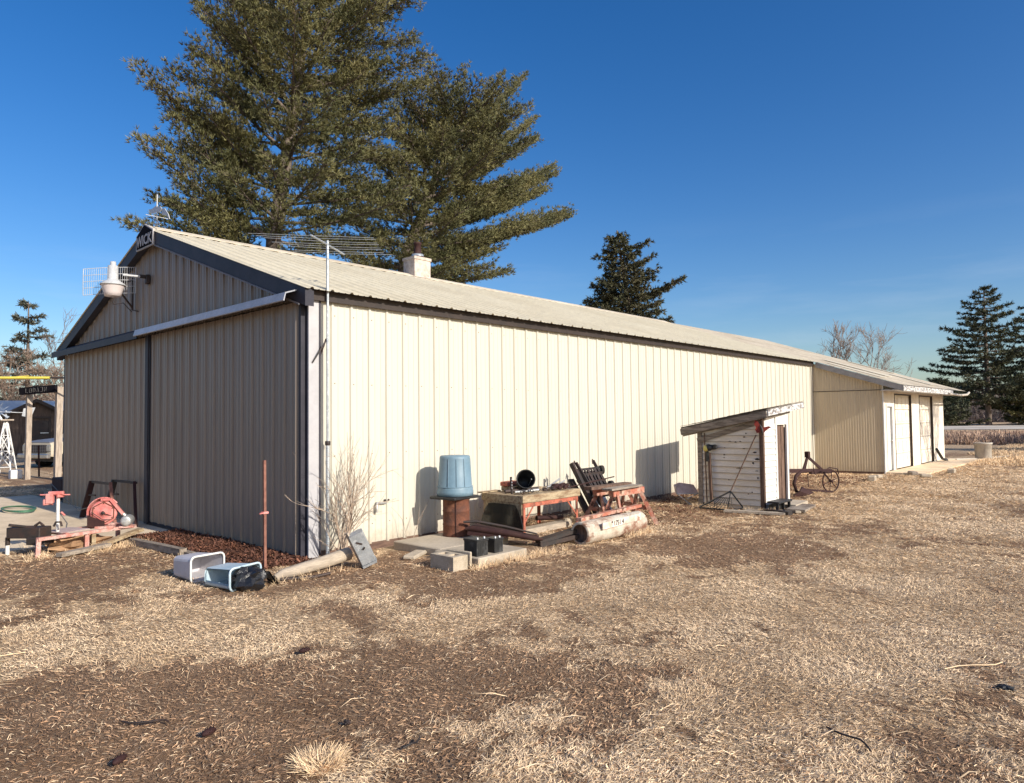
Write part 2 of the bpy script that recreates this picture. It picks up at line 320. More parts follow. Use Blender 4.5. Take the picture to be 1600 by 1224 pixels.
def ground_z(X,Y):
    nr=np.clip(1-(np.hypot(X+1,Y+3)-22)/10,0,1)
    inb=((X>-.1)&(X<18.6)&(Y>-.05))|((X>-8.3)&(X<0.3)&(Y>3.9)&(Y<14))
    z=gz(X,Y)+nr*((fbm(X*.8,Y*.8,3)-.5)*.05+(fbm(X*5,Y*5,3)-.5)*.03)*np.where(inb,.15,1)
    far=np.hypot(X,Y); z=z+np.clip((X-75)/60,0,1)*.35*np.clip(1-(far-200)/200,0,1)
    return z-.012*np.where(inb,2,.4)
Z=ground_z(X,Y)
nx,ny=X.shape; idx=np.arange(nx*ny).reshape(nx,ny)
fc=np.stack([idx[:-1,:-1],idx[1:,:-1],idx[1:,1:],idx[:-1,1:]],-1).reshape(-1)
def soilmat():
    m=bpy.data.materials.new('dry_soil'); m.use_nodes=True; nt=m.node_tree; L=nt.links.new; b=nt.nodes['Principled BSDF']
    b.inputs['Roughness'].default_value=.95; b.inputs['Specular IOR Level'].default_value=.15
    tc=_n(nt,'ShaderNodeTexCoord'); at=_n(nt,'ShaderNodeAttribute',attribute_name='straw')
    def noise(sc,det=6,r=.6,st=None):
        n=_n(nt,'ShaderNodeTexNoise'); n.inputs['Scale'].default_value=sc; n.inputs['Detail'].default_value=det; n.inputs['Roughness'].default_value=r
        if st:
            mp=_n(nt,'ShaderNodeMapping'); mp.inputs['Scale'].default_value=st; L(tc.outputs['Object'],mp.inputs[0]); L(mp.outputs[0],n.inputs['Vector'])
        else: L(tc.outputs['Object'],n.inputs['Vector'])
        return n.outputs['Fac']
    def mr(f,a,b_,c=0,d=1):
        r=_n(nt,'ShaderNodeMapRange'); r.inputs[1].default_value=a;r.inputs[2].default_value=b_;r.inputs[3].default_value=c;r.inputs[4].default_value=d; L(f,r.inputs[0]); return r.outputs[0]
    def mix(f,a,bb,ty='MIX'):
        x=_n(nt,'ShaderNodeMix',data_type='RGBA',blend_type=ty); L(f,x.inputs[0]) if not isinstance(f,float) else setattr(x.inputs[0],'default_value',f)
        for s,v in ((6,a),(7,bb)):
            if isinstance(v,tuple): x.inputs[s].default_value=(*v,1)
            else: L(v,x.inputs[s])
        return x.outputs[2]
    soil=mix(mr(noise(2.2,8,.7),.35,.65),(.235,.138,.08),(.33,.21,.128))
    soil=mix(mr(noise(40,4,.7),.56,.68),soil,(.62,.45,.28))       # flecks of chaff
    soil=mix(mr(noise(26,5,.75),.60,.70),soil,(.10,.066,.046))
    st=mix(mr(noise(14,8,.8),.35,.65),(.76,.575,.37),(.33,.215,.125))
    g=mix(mr(at.outputs['Fac'],.15,.85,.05,.9),soil,st)
    a1=noise(30,6,.8)
    g=mix(1.0,g,mix(mr(a1,.3,.7),(.62,.62,.62),(1.35,1.35,1.35)),'MULTIPLY')
    L(g,b.inputs['Base Color'])
    bp=_n(nt,'ShaderNodeBump'); bp.inputs['Strength'].default_value=.9; bp.inputs['Distance'].default_value=.05; L(noise(22,8,.8),bp.inputs['Height']); L(bp.outputs[0],b.inputs['Normal'])
    return m
M['soil']=soilmat()
gr=npmesh('ground',np.stack([X,Y,Z],-1).reshape(-1,3),fc,np.full(len(fc)//4,4),[M['soil']],smooth=True); struct(gr)
msk=straw_mask(X,Y)
msk=np.where(np.hypot(X,Y)>33,.72+.45*(fbm(X*.9,Y*.9,3)-.5)+.0*fbm(X*.1,Y*.1,3),msk)
at=gr.data.attributes.new('straw','FLOAT','POINT'); at.data.foreach_set('value',msk.astype(np.float32).ravel())
# surfaces laid on the ground
m=MB(); m.box(-8.2,-.02,4.15,13.6,-.3,-.035); o=struct(m.build('pavement',M['pad'],loc=(-4,9,0)))
m=MB(); m.box(18.94,28.2,-3.2,-2.06,-.2,.045); struct(m.build('driveway',M['pad'],loc=(25,-3,0)))
m=MB(); 
pts=[]
for i in range(41):
    t=i/40; x=104-t*44; y=-30+t*100
    pts.append((x,y))
z=.30
for w0,w1 in ((0,0),):
    P=[];N=len(pts)
    for i,(x,y) in enumerate(pts):
        P.append((x,y,ground_z(np.array(x),np.array(y))+.05)); 
    Q=[(x+6.5,y+2.5,ground_z(np.array(x+6.5),np.array(y+2.5))+.32) for x,y in pts]
    m.add(P+Q,[(i,N+i,N+i+1,i+1) for i in range(N-1)])
struct(m.build('road',M['gravel'],loc=(90,20,0)))

# ------------------------------------------------------------------ the long metal barn
SP=.3128
def profile(L,s0=0,sp=SP,H=.024,h=.007,wide=False):
    P=[(0,0)]
    k=math.ceil((0-s0)/sp)
    base=[(-.031,0),(-.018,1),(.016,1),(.030,0),(sp/3-.016,0),(sp/3-.007,2),(sp/3+.007,2),(sp/3+.016,0),(2*sp/3-.016,0),(2*sp/3-.007,2),(2*sp/3+.007,2),(2*sp/3+.016,0)]
    if wide: base[:4]=[(-.034,0),(-.012,1),(.012,1),(.034,0)]
    s=s0-sp
    while s<L+sp:
        for a,b in base:
            if 0<s+a<L: P.append((s+a,H if b==1 else h if b==2 else 0))
        s+=sp
    P.append((L,0)); return P
def ribbed(mb,o,u,n,up,L,zb,zt,s0=0,sp=SP,H=.024,screws=(),wide=False):
    o=Vector(o);u=Vector(u);n=Vector(n);up=Vector(up); P=profile(L,s0,sp,H,wide=wide)
    f=(lambda g:(g if callable(g) else (lambda s:g))); zb=f(zb);zt=f(zt)
    vs=[];k=0
    for s,h in P:
        b=o+u*s+n*h; vs+= [b+up*zb(s),b+up*zt(s)]
    fl=u.cross(up).dot(n)>0
    fs=[((2*i,2*i+2,2*i+3,2*i+1) if fl else (2*i,2*i+1,2*i+3,2*i+2)) for i in range(len(P)-1)]
    mb.add(vs,fs)
    if screws:
        old=mb.cur; mb.m(1); s=s0
        while s<L:
            for zz in screws:
                if s>.05 and zb(s)<zz<zt(s)-.05:
                    c=o+u*(s+.042)+n*.002+up*(zz+random.uniform(-.006,.006)); a=.006
                    mb.prism([c-u*a-up*a,c+u*a-up*a,c+u*a+up*a,c-u*a+up*a],n*.006)
            s+=sp
        mb.m(old)
WD,RZ,EZ,BL=10.84,5.5,3.67,18.62
sl_=(RZ-EZ)/(WD/2)
barn=thing('pole_barn','long cream ribbed metal barn with dark gable trim and two tall sliding doors','barn',(0,0,0))
m=MB(); ribbed(m,(.13,-.004,0),(1,0,0),(0,-1,0),(0,0,1),BL-.13,.06,EZ-.05,s0=.22,screws=(.35,1.35,2.35,3.3))
w=m.build('side_wall',[M['cream'],M['base']],barn)
rf=lambda y: EZ+sl_*min(y,WD-y)
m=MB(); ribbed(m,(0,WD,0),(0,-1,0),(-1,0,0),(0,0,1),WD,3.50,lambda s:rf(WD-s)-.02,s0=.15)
m.build('gable_wall',M['gableshade'],barn)
m=MB(); m.box(.02,.1,.0,WD,-.3,3.5); m.box(.1,BL-.02,WD-.1,WD,-.3,EZ-.05); m.prism([(BL-.1,0.05,-.3),(BL-.1,WD,-.3),(BL-.1,WD,EZ-.05),(BL-.1,WD/2,RZ-.06),(BL-.1,0.05,EZ-.05)],(.08,0,0)); m.box(.13,BL-.1,.02,.08,-.2,EZ-.05); m.build('inner_wall',M['dark'],barn)
# sliding doors
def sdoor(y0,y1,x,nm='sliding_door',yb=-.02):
    m=MB(); ribbed(m,(x,y1-.05,0),(0,-1,0),(-1,0,0),(0,0,1),y1-y0-.1,yb+.04,3.46,s0=.12); d=m.build(nm,M['gableshade'],barn)
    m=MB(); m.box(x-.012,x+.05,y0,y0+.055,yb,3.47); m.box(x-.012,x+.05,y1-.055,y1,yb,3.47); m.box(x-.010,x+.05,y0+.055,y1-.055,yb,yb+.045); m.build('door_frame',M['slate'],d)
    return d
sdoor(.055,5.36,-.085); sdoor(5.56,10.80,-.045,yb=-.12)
m=MB(); m.box(-.14,-.115,5.33,5.47,-.02,3.47); m.build('door_edge_trim',M['slate'],barn)
m=MB(); m.box(-.05,0.0,5.30,5.62,-.1,3.48); m.build('centre_post',M['slate'],barn)
# corner trim, base board, fascias
m=MB(); m.box(-.03,.012,.0,.27,-.05,3.62); m.build('corner_trim',M['slate'],barn)
m=MB(); m.box(.0135,.125,-.030,.0,.0,3.60); m.box(-.03,.0135,-.030,-.001,.0,3.60); m.build('corner_post_cover',M['slatelit'],barn)
m=MB(); m.box(.126,.155,-.034,-.0255,.02,3.60); m.build('corner_seam',M['slate'],barn)
m=MB(); m.box(BL-.06,BL+.05,-.045,.02,.0,3.62); m.build('corner_trim',M['cream'],barn)
m=MB(); m.box(-.03,.012,WD-.02,WD+.03,-.2,3.6); m.build('corner_trim',M['slate'],barn)
m=MB(); m.box(.16,BL,-.014,.01,-.12,.075); m.build('base_board',M['base'],barn)
m=MB(); m.box(-.12,-.03,.28,5.4,-.12,-.005); m.build('base_board',M['dark'],barn)
def rake(y0,z0,y1,z1,th,x0,x1):
    m=MB(); m.prism([(x0,y0,z0),(x0,y1,z1),(x0,y1,z1-th),(x0,y0,z0-th)],(x1-x0,0,0)); return m
m=rake(-.16,EZ-.075,WD/2,RZ-.02,.23,-.16,-.03); m.build('rake_fascia',M['slate'],barn)
m=rake(WD/2+.001,RZ-.02,WD+.16,EZ-.075,.23,-.16,-.03); m.build('rake_fascia',M['slate'],barn)
m=rake(-.02,EZ-.26,WD/2,RZ-.255,.022,-.175,-.16); m.build('rake_moulding',mat('grey_moulding',(.16,.155,.17)),barn)
m=MB(); m.box(-.03,BL+.02,-.085,-.065,EZ-.20,EZ-.045); m.box(-.03,BL+.02,-.065,-.03,EZ-.10,EZ-.085); m.build('eave_fascia',M['brown'],barn)
m=MB(); m.box(.16,BL,-.05,-.024,EZ-.145,EZ-.115); m.build('wall_head_trim',M['white'],barn)
# roof
cs=math.cos(math.atan(sl_)); sn=math.sin(math.atan(sl_))
rl=(WD/2+.2)/cs
m=MB()
ribbed(m,(-.18,-.2,EZ-.2*sl_-.03+.02),(1,0,0),(0,-sn,cs),(0,cs,sn),BL+.2,0,rl,s0=.1,H=.026,wide=True)
ribbed(m,(-.18,WD+.2,EZ-.2*sl_-.01),(1,0,0),(0,sn,cs),(0,-cs,sn),BL+.2,0,rl,s0=.1,H=.024)
roof=m.build('roof',M['roof'],barn)
m=MB(); m.prism([(-.19,WD/2-.24,RZ-.24*sl_+.022),(-.19,WD/2,RZ+.045),(-.19,WD/2+.24,RZ-.24*sl_+.022),(-.19,WD/2+.24,RZ-.24*sl_+.012),(-.19,WD/2,RZ+.032),(-.19,WD/2-.24,RZ-.24*sl_+.012)],(BL+.2,0,0)); m.build('ridge_cap',M['roofold'],roof)
m=MB(); m.box(6.10,6.62,5.18,5.62,5.3,5.93); m.box(6.08,6.64,5.16,5.64,5.89,5.96); m.build('chimney',M['stucco'],roof)
m=MB(); m.lathe([(.19,0),(.19,.04),(.10,.08),(.085,.36),(.105,.37),(.105,.41),(.0,.41)],(6.38,5.4,5.96),n=16); m.m(1).lathe([(.16,-.0),(.15,.06),(.0,.07)],(6.38,5.4,6.01),n=16); m.build('stovepipe',[M['rustd'],M['galv']],roof)
# sliding door track cover
m=MB(); m.prism([(-.02,-.0+5.45,3.66),(-.30,5.45,3.53),(-.30,5.45,3.40),(-.285,5.45,3.40),(-.285,5.45,3.52),(-.02,5.45,3.64)],(0,5.45,0)); m.build('track_cover',M['slate'],barn)
m=MB(); m.prism([(-.02,.05,3.66),(-.33,.05,3.55),(-.36,.05,3.44),(-.345,.05,3.43),(-.32,.05,3.535),(-.02,.05,3.64)],(0,5.40,0)); m.build('track_cover',mat('light_track_cover',(.36,.37,.41),(.30,.31,.34),scale=4,rough=.35),barn)
# name board at the peak
sg=thing('gable_sign','small black peaked sign with pale lettering at the barn ridge','sign',(-.19,5.3,5.2))
poly=[(0,5.00,5.10),(0,5.82,5.10),(0,5.82,5.38),(0,5.41,5.56),(0,5.00,5.38)]
def sc(poly,c,k,x): return [(x,c[0]+(p[1]-c[0])*k,c[1]+(p[2]-c[1])*k) for p in poly]
m=MB(); m.prism(sc(poly,(5.41,5.30),1,-.165),(-.03,0,0)); m.build('border',M['letter'],sg)
m=MB(); m.prism(sc(poly,(5.41,5.30),.90,-.1951),(-.006,0,0)); m.build('board',M['signface'],sg)
def text(body,size,loc,rot,mt,name,parent=None,ext=.003):
    cu=bpy.data.curves.new(name,'FONT'); cu.body=body; cu.size=size; cu.extrude=ext; cu.align_x='CENTER'; cu.resolution_u=2; cu.offset=size*.02
    t=bpy.data.objects.new(name,cu); COL.objects.link(t); bpy.context.view_layer.update()
    me=bpy.data.meshes.new_from_object(t); bpy.data.objects.remove(t); bpy.data.curves.remove(cu)
    R=Euler(rot).to_matrix(); mb=MB(); 
    mb.add([R@v.co+Vector(loc) for v in me.vertices],[tuple(p.vertices) for p in me.polygons]); bpy.data.meshes.remove(me)
    return mb.build(name,mt,parent)
text('WICK',.27,(-.203,5.41,5.16),(PI/2,0,-PI/2),M['letter'],'lettering',sg)

# ------------------------------------------------------------------ garage wing
gw=thing('garage_wing','lower tan ribbed metal garage wing joined to the far end of the barn','garage',(19,0,0))
P0=Vector((18.66,-.03,0)); P1=Vector((18.92,-2.06,0)); u=(P1-P0).normalized(); LW=(P1-P0).length; nrm=Vector((u.y,-u.x,0)); 
if nrm.x>0:nrm=-nrm
zr=lambda y: EZ+sl_*y
m=MB(); ribbed(m,P0,u,nrm,(0,0,1),LW,.05,lambda s:zr((P0+u*s).y)-.10,s0=.12,sp=.229,H=.007)
m.m(0)
m.build('end_wall',M['tan'],gw)
m=MB(); m.beam((18.65,-.04,2.62),(18.90,-2.04,2.62),.012,.018); m.build('wall_seam',M['brown'],gw)
m=MB(); m.beam(P0+Vector((-.0,0,-.02))-nrm*.03,P1+Vector((0,0,-.02))-nrm*.03,.05,.17); m.build('base_board',M['base'],gw)
FY=-2.06; FT=2.86
m=MB()
for a,b,z0,z1 in [(18.94,19.30,0,FT),(19.30,19.98,2.16,FT),(19.98,20.28,0,FT),(20.28,22.35,2.50,FT),(22.35,23.50,0,FT),(23.50,25.45,2.50,FT),(25.45,27.30,0,FT)]:
    m.box(a,b,FY,FY+.14,z0,z1)
m.build('front_wall',M['peel'],gw)
m=MB(); m.box(27.2,27.3,FY+.14,10.8,-.1,2.9); m.box(19.2,27.2,10.7,10.8,-.1,2.9); m.box(19.3,27.1,FY+.9,FY+.95,0,2.8); m.build('back_wall',M['oldwall'],gw)
for a,b in ((20.28,22.35),(23.50,25.45)):
    m=MB(); n=5
    for i in range(n):
        z0=.05+i*.49; m.box(a+.01,b-.01,FY+.07,FY+.10,z0+.006,z0+.484,.004)
        for j in range(4):
            w_=(b-a)/4; m.box(a+j*w_+.07,a+(j+1)*w_-.07,FY+.058,FY+.0701,z0+.08,z0+.41,.006)
    d=m.build('garage_door',M['peel'],gw)
    m=MB(); m.box(a-.02,a+.015,FY-.012,FY+.056,.05,2.53); m.box(b-.015,b+.02,FY-.012,FY+.056,.05,2.53); m.box(a+.015,b-.015,FY-.012,FY+.056,2.49,2.53); m.build('door_frame',M['brown'],d)
m=MB(); m.box(19.35,19.93,FY+.09,FY+.12,.04,2.12); m.build('door_gap',M['dark'],gw)
m=MB(); m.box(19.385,19.895,FY+.045,FY+.08,.06,2.07); 
for z0,z1 in ((.2,.75),(.85,1.3),(1.4,1.95)): m.box(19.44,19.84,FY+.036,FY+.0451,z0,z1,.005)
d=m.build('entry_door',M['white'],gw)
m=MB(); m.box(19.28,19.36,FY-.02,FY+.06,.05,2.18); m.box(19.92,20.0,FY-.02,FY+.06,.05,2.18); m.box(19.36,19.92,FY-.02,FY+.06,2.1,2.18); m.build('door_frame',M['white'],d)
m=MB(); m.lathe([(.0,0),(.03,.01),(.035,.04),(.0,.06)],(19.85,FY+.02,1.0),(0,-1,0),12); m.build('door_knob',M['chrome'],d)
m=MB(); m.box(18.90,18.97,FY-.035,FY+.0,.0,FT); m.build('corner_trim',M['white'],gw)
m=MB()
RX0,RX1=18.64,28.1; ye=-2.72
cl=(WD/2-ye)/cs
ribbed(m,(RX0,ye,zr(ye)-.004),(1,0,0),(0,-sn,cs),(0,cs,sn),RX1-RX0,0,cl,s0=.1,H=.016,wide=True)
ribbed(m,(RX0,WD-ye,zr(ye)-.004),(1,0,0),(0,sn,cs),(0,-cs,sn),RX1-RX0,0,cl,s0=.1,H=.018)
rw=m.build('roof',M['roofold'],gw)
for x0,x1,y0,y1 in [(19.4,20.1,-1.9,-.2),(21.5,22.3,-1.5,.6),(24.2,25,-2.3,-.9),(26.8,27.4,-.4,1.4)]:
    m=MB(); m.hexa([(x0,y0,zr(y0)+.024),(x1,y0,zr(y0)+.024),(x1,y1,zr(y1)+.024),(x0,y1,zr(y1)+.024),(x0,y0,zr(y0)+.03),(x1,y0,zr(y0)+.03),(x1,y1,zr(y1)+.03),(x0,y1,zr(y1)+.03)]); m.build('roof_patch',M['roof'],rw)
m=MB(); m.prism([(RX0-.03,ye-.02,zr(ye)-.02),(RX0-.03,-.16,zr(-.16)-.02),(RX0-.03,-.16,zr(-.16)-.20),(RX0-.03,ye-.02,zr(ye)-.20)],(.03,0,0)); m.build('rake_board',mat('grey_rake_board',(.34,.32,.30),(.28,.26,.24),scale=5),gw)
m=MB(); m.box(RX0+.0,RX1,ye+.02,FY,zr(ye)-.16,zr(ye)-.14); m.build('soffit',M['peelbad'],gw)
m=MB(); m.box(RX0,25.6,ye-.03,ye-.005,zr(ye)-.19,zr(ye)-.025); m.build('eave_fascia',M['peelbad'],gw)
m=MB(); m.tube([(24.6,ye-.08,zr(ye)-.17),(26.6,ye-.08,zr(ye)-.19),(27.7,ye-.1,zr(ye)-.15),(28.0,ye-.12,zr(ye)-.06)],.045,8); m.build('gutter',M['tub'],gw)
dp=MB(); dp.tube([(26.2,-2.35,.06),(25.9,-2.25,.14),(25.35,-2.18,.52)],.05,8); tag(dp.build('downspout',M['black'],loc=(26,-2.3,0)),'black downspout elbow leaning on the far end of the garage wall','downspout')
def single(mb,name,m,loc,label,cat,group=None,kind=None):
    return tag(mb.build(name,m,loc=loc),label,cat,group,kind)
# ------------------------------------------------------------------ fittings on the barn
am=thing('television_antenna','tall thin grey mast with a spread television antenna at the barn corner','antenna',(.2,-.13,0))
m=MB(); m.tube([(.2,-.13,0),(.2,-.13,4.3)],.019,8); m.build('mast',M['galv'],am)
m=MB(); m.tube([(.2,-.13,0),(.2,-.13,1.5)],.026,8)
for i in range(50): m.lathe([(.026,-.005),(.031,0),(.026,.005)],(.2,-.13,.03+i*.03),n=8)
m.build('flexible_conduit',M['galv'],am)
m=MB(); m.lathe([(.03,0),(.036,.01),(.036,.05),(.03,.06)],(.2,-.13,1.5),n=10); m.build('coupling',M['dark'],am)
m=MB(); m.tube([(-.18,-.33,4.27),(.62,.10,4.22)],.014,6); m.build('boom',M['galv'],am)
b0=Vector((-.18,-.33,4.27));b1=Vector((.62,.10,4.22)); ed=Vector((1.28,-.95,0)).normalized()
for i in range(8):
    c=b0.lerp(b1,.03+i*.135); L=.80-.03*i+(.1 if i>6 else 0); m=MB()
    m.tube([c-ed*L+V(0,0,.01*(i%3)),c,c+ed*L+V(0,0,.012*(i%2))],.0028,5); m.build('element',M['galv'],am)
m=MB(); m.beam((.19,-.11,2.95),(.16,.0,2.72),.012,.02); m.beam((.02,-.04,2.62),(.2,-.12,2.95),.012,.02); m.build('bracket',M['dark'],am)
yl=thing('yard_lamp','pale barn light with frosted bowl on an arm out from the gable','lamp',(0,5.62,4.55))
m=MB(); m.tube([(-.08,5.62,4.60),(-.50,5.60,4.58)],.022,8); m.build('arm',M['vane'],yl)
m=MB(); m.box(-.09,-.02,5.57,5.67,4.47,4.65,.01); m.box(-.20,-.09,5.59,5.65,4.57,4.635,.01); m.build('wall_bracket',M['dark'],yl)
m=MB(); m.lathe([(.0,.44),(.045,.44),(.05,.40),(.05,.37),(.085,.36),(.088,.12),(.10,.10),(.13,.08),(.21,.02),(.215,0),(.20,0)],(-.66,5.6,4.36),n=28); m.build('housing',M['vane'],yl)
m=MB(); m.lathe([(.195,0),(.15,-.13),(.135,-.20),(.0,-.205)],(-.66,5.6,4.36),n=28); m.build('lens',M['lens'],yl)
gd=thing('grid_dish','pale wire grid dish antenna fixed behind the yard lamp on the gable','antenna',(0,6.3,4.3))
m=MB()
dc=Vector((-.55,6.15,4.55)); du=Vector((.80,-.35,.10)).normalized(); dv=Vector((0,0,1)); dn=du.cross(dv)
def dpt(a,b): return dc+du*a+dv*b-dn*(.35*(a*a+b*b))
for i in range(25):
    a=-.44+i*.88/24; m.tube([dpt(a,b) for b in np.linspace(-.25,.25,6)],.0035,4)
for b in (-.25,-.12,0,.12,.25): m.tube([dpt(a,b) for a in np.linspace(-.44,.44,9)],.006,4)
for a in (-.44,.44): m.tube([dpt(a,b) for b in np.linspace(-.25,.25,6)],.008,4)
m.build('grid',M['vane'],gd)
m=MB(); m.beam((-.06,6.37,4.70),(-.06,6.37,4.06),.03,.03); m.beam((-.06,6.37,4.1),(-.40,6.22,4.45),.02,.03); m.beam((-.06,6.37,4.65),(-.40,6.22,4.5),.02,.03); m.beam((-.06,6.37,4.06),(-.01,6.2,4.02),.02,.02); m.build('wall_bracket',M['dark'],gd)
m=MB(); m.tube([(-.40,6.2,4.35),(-.48,6.25,4.2),(-.42,6.3,4.12),(-.25,6.3,4.17),(-.07,6.37,4.02)],.008,5); m.build('cable',M['dark'],gd)
wv=thing('weather_vane','small pale weather vane with an arrow and rod on the barn peak','weather vane',(-.05,5.35,5.5))
m=MB(); m.tube([(-.05,5.2,5.5),(-.05,5.2,5.78)],.008,6); m.tube([(-.05,5.2,5.86),(-.05,5.2,6.1)],.011,6); m.build('rod',M['vane'],wv)
m=MB(); m.prism([(-.05,5.56,5.86),(-.05,5.62,5.90),(-.05,5.45,5.88),(-.05,5.25,5.90),(-.05,5.05,5.84),(-.05,4.98,5.78),(-.05,5.1,5.74),(-.05,5.22,5.78),(-.05,5.35,5.78),(-.05,5.5,5.80)],(.012,0,0)); m.prism([(-.05,4.98,5.76),(-.05,4.86,5.77),(-.05,4.68,5.62),(-.05,4.62,5.52),(-.05,4.8,5.63),(-.05,4.95,5.66)],(.012,0,0)); m.build('arrow',M['vane'],wv)
m=MB(); m.tube([(-.05,5.42,5.72),(-.05,5.2,5.62),(-.05,5.05,5.5)],.009,5); m.tube([(-.25,5.2,5.68),(.15,5.2,5.68)],.006,5); m.tube([(-.05,5.2,5.5),(-.05,5.4,5.6)],.009,5); m.build('stay',M['vane'],wv)
hb=thing('wall_spigot','short grey pipe spigot with a lever handle on the cream wall','spigot',(1.1,-.02,.6))
m=MB(); m.tube([(1.06,-.06,.50),(1.06,-.07,.62),(1.07,-.04,.635),(1.24,-.03,.62)],.018,8); m.build('pipe',M['alu'],hb)
m=MB(); m.lathe([(.0,0),(.016,0),(.016,.02),(.0,.02)],(1.23,-.02,.66),(0,-1,0),8); m.build('bolt',M['dark'],hb)
m=MB(); m.lathe([(.0,0),(.016,0),(.016,.02),(.0,.02)],(1.29,-.02,.66),(0,-1,0),8); m.build('bolt',M['dark'],hb)

# ------------------------------------------------------------------ the little shed
sh=thing('garden_shed','small peeling white clapboard shed with a slanted grey roof by the barn','shed',(8.9,-2.1,0))
x0,x1,y0,y1=8.28,9.52,-2.72,-1.45
zt=lambda y: 1.56+(y1-y)*.20
m=MB(); n=12
for i in range(n+3):
    a=.08+i*.125; b=a+.125
    if a>zt(y0)-.03: break
    ya=y1; 
    # clip the board under the sloping roof
    ys=[y0,y1]; zb=min(b,zt(y0))
    def top(y): return min(b,zt(y)-.02)
    if a<zt(y1)-.03: ya=y1
    else: ya=y1-(a+.03-zt(y1))/.20
    if ya<=y0+.05: break
    P=[(x0-.034,y0,a),(x0-.034,ya,a),(x0-.008,ya,max(top(ya),a+.002)),(x0-.008,y0,top(y0))]
    m.add(P,[(0,3,2,1)]); m.m(1).box(x0-.039,x0-.030,y0+.02,ya-.01,a-.006,a+.001); m.m(0); m.add([(x0-.034,y0,a),(x0-.034,ya,a),(x0-.003,ya,a),(x0-.003,y0,a)],[(0,1,2,3)])  # dark strips paint the shadow and dirt line under each lap
m.hexa([(x0-.003,y0,0),(x0+.03,y0,0),(x0+.03,y1,0),(x0-.003,y1,0),(x0-.003,y0,zt(y0)),(x0+.03,y0,zt(y0)),(x0+.03,y1,zt(y1)),(x0-.003,y1,zt(y1))])
sw_=m
m=MB()
for i in range(14):
    a=.10+i*.122; b=a+.122
    if b>1.80:break
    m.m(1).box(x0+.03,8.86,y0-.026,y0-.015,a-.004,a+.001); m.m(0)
    m.add([(x0+.03,y0-.022,a),(8.86,y0-.022,a),(8.86,y0-.006,b),(x0+.03,y0-.006,b)],[(0,1,2,3)]); m.add([(x0+.03,y0-.022,a),(8.86,y0-.022,a),(8.86,y0-.003,a),(x0+.03,y0-.003,a)],[(3,2,1,0)])
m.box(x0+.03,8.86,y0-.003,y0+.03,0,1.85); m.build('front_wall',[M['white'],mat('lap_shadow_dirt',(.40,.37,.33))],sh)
m=MB(); m.box(x1-.03,x1,y0,y1,0,1.6); m.box(x0+.03,x1-.03,y1-.03,y1,0,1.56); m.box(8.9,x1-.03,y0+.25,y0+.28,.0,1.7); m.build('back_wall',M['oldwall'],sh)
m=MB(); m.box(8.86,8.93,y0-.028,y0+.01,.08,1.86); m.box(9.42,9.50,y0-.028,y0+.01,.08,1.86); m.box(8.93,9.42,y0-.028,y0+.01,1.66,1.86)
d=m.build('door_frame',M['white'],sh)
m=MB()
for i in range(3): m.box(8.935+i*.163,8.935+i*.163+.155,y0+.03+.006*(i%2),y0+.055,.10,1.65,.004)
m.build('door',M['woodz'],sh)
m=MB(); m.box(x0-.035,x0+.028,y0-.03,y0-.0235,.05,1.88); m.box(x0-.045,x0-.0225,y0-.03,y0+.05,.0,zt(y0)); m.build('corner_board',M['woodz'],sh)
m=MB(); m.box(x0-.045,x0+.02,y1+.001,y1+.10,.0,1.60); m.build('corner_board',M['woody'],sh)
A=V(8.08,-1.06,1.62);B=V(8.12,-2.88,1.97);C=V(9.98,-2.88,2.13);D=V(9.9,-1.06,1.77)
def slab(mb,P,t): 
    P=[Vector(p) for p in P]; return mb.hexa([p-V(0,0,t) for p in P]+P)
m=MB(); slab(m,[A,B,C,D],.03)
for i in range(7):
    t0=i/7;t1=(i+1)/7+.01
    p=[A.lerp(B,t0)+V(-.03,0,.012),A.lerp(B,t1)+V(-.03,0,.004),D.lerp(C,t1)+V(.03,0,.004),D.lerp(C,t0)+V(.03,0,.012)]; slab(m,[q+V(0,0,.012) for q in p],.008)
r=m.build('roof',M['shingle'],sh)
m=MB(); m.beam(A+V(.0,0,-.10),B+V(0,0,-.10),.03,.13); m.beam(A+V(.09,.0,-.16),B+V(.09,.18,-.17),.03,.07); m.beam(A+V(.14,-.3,-.28),B+V(.14,.18,-.24),.02,.10); m.build('rake_board',M['woody'],sh)
m=MB(); m.beam(B+V(-.0,-.02,-.075),C+V(0,-.02,-.075),.03,.12); m.build('front_fascia',M['peelbad'],sh)
m=MB(); m.beam(B+V(.15,.10,-.17),V(9.55,-2.76,1.93),.03,.07); m.build('front_rafter',M['woodx'],sh)
# flakes where the paint has gone
m=sw_.m(2)
for (py,pz,a,b) in [(-2.36,1.42,.03,.02),(-2.40,1.49,.02,.02),(-2.06,1.33,.06,.014),(-2.18,1.32,.05,.018),(-2.28,1.33,.04,.014),(-1.95,1.20,.03,.014),(-2.35,1.19,.05,.012),(-2.57,1.12,.07,.022),(-1.93,1.06,.022,.02),(-1.93,1.0,.03,.012),(-2.62,.99,.09,.03),(-2.53,.91,.03,.03),(-2.25,.80,.14,.012),(-2.6,.76,.06,.01),(-2.62,.62,.02,.03),(-2.02,.56,.03,.01),(-2.5,.34,.03,.014),(-2.42,.30,.03,.012)]:
    m.tube([(x0-.036,py-a/2,pz),(x0-.030,py,pz+.006),(x0-.036,py+a/2,pz)],[b*.35,b*.8,b*.3],5)
m.build('side_wall',[M['peel'],mat('side_lap_shadow_dirt',(.30,.24,.19)),M['dark']],sh)
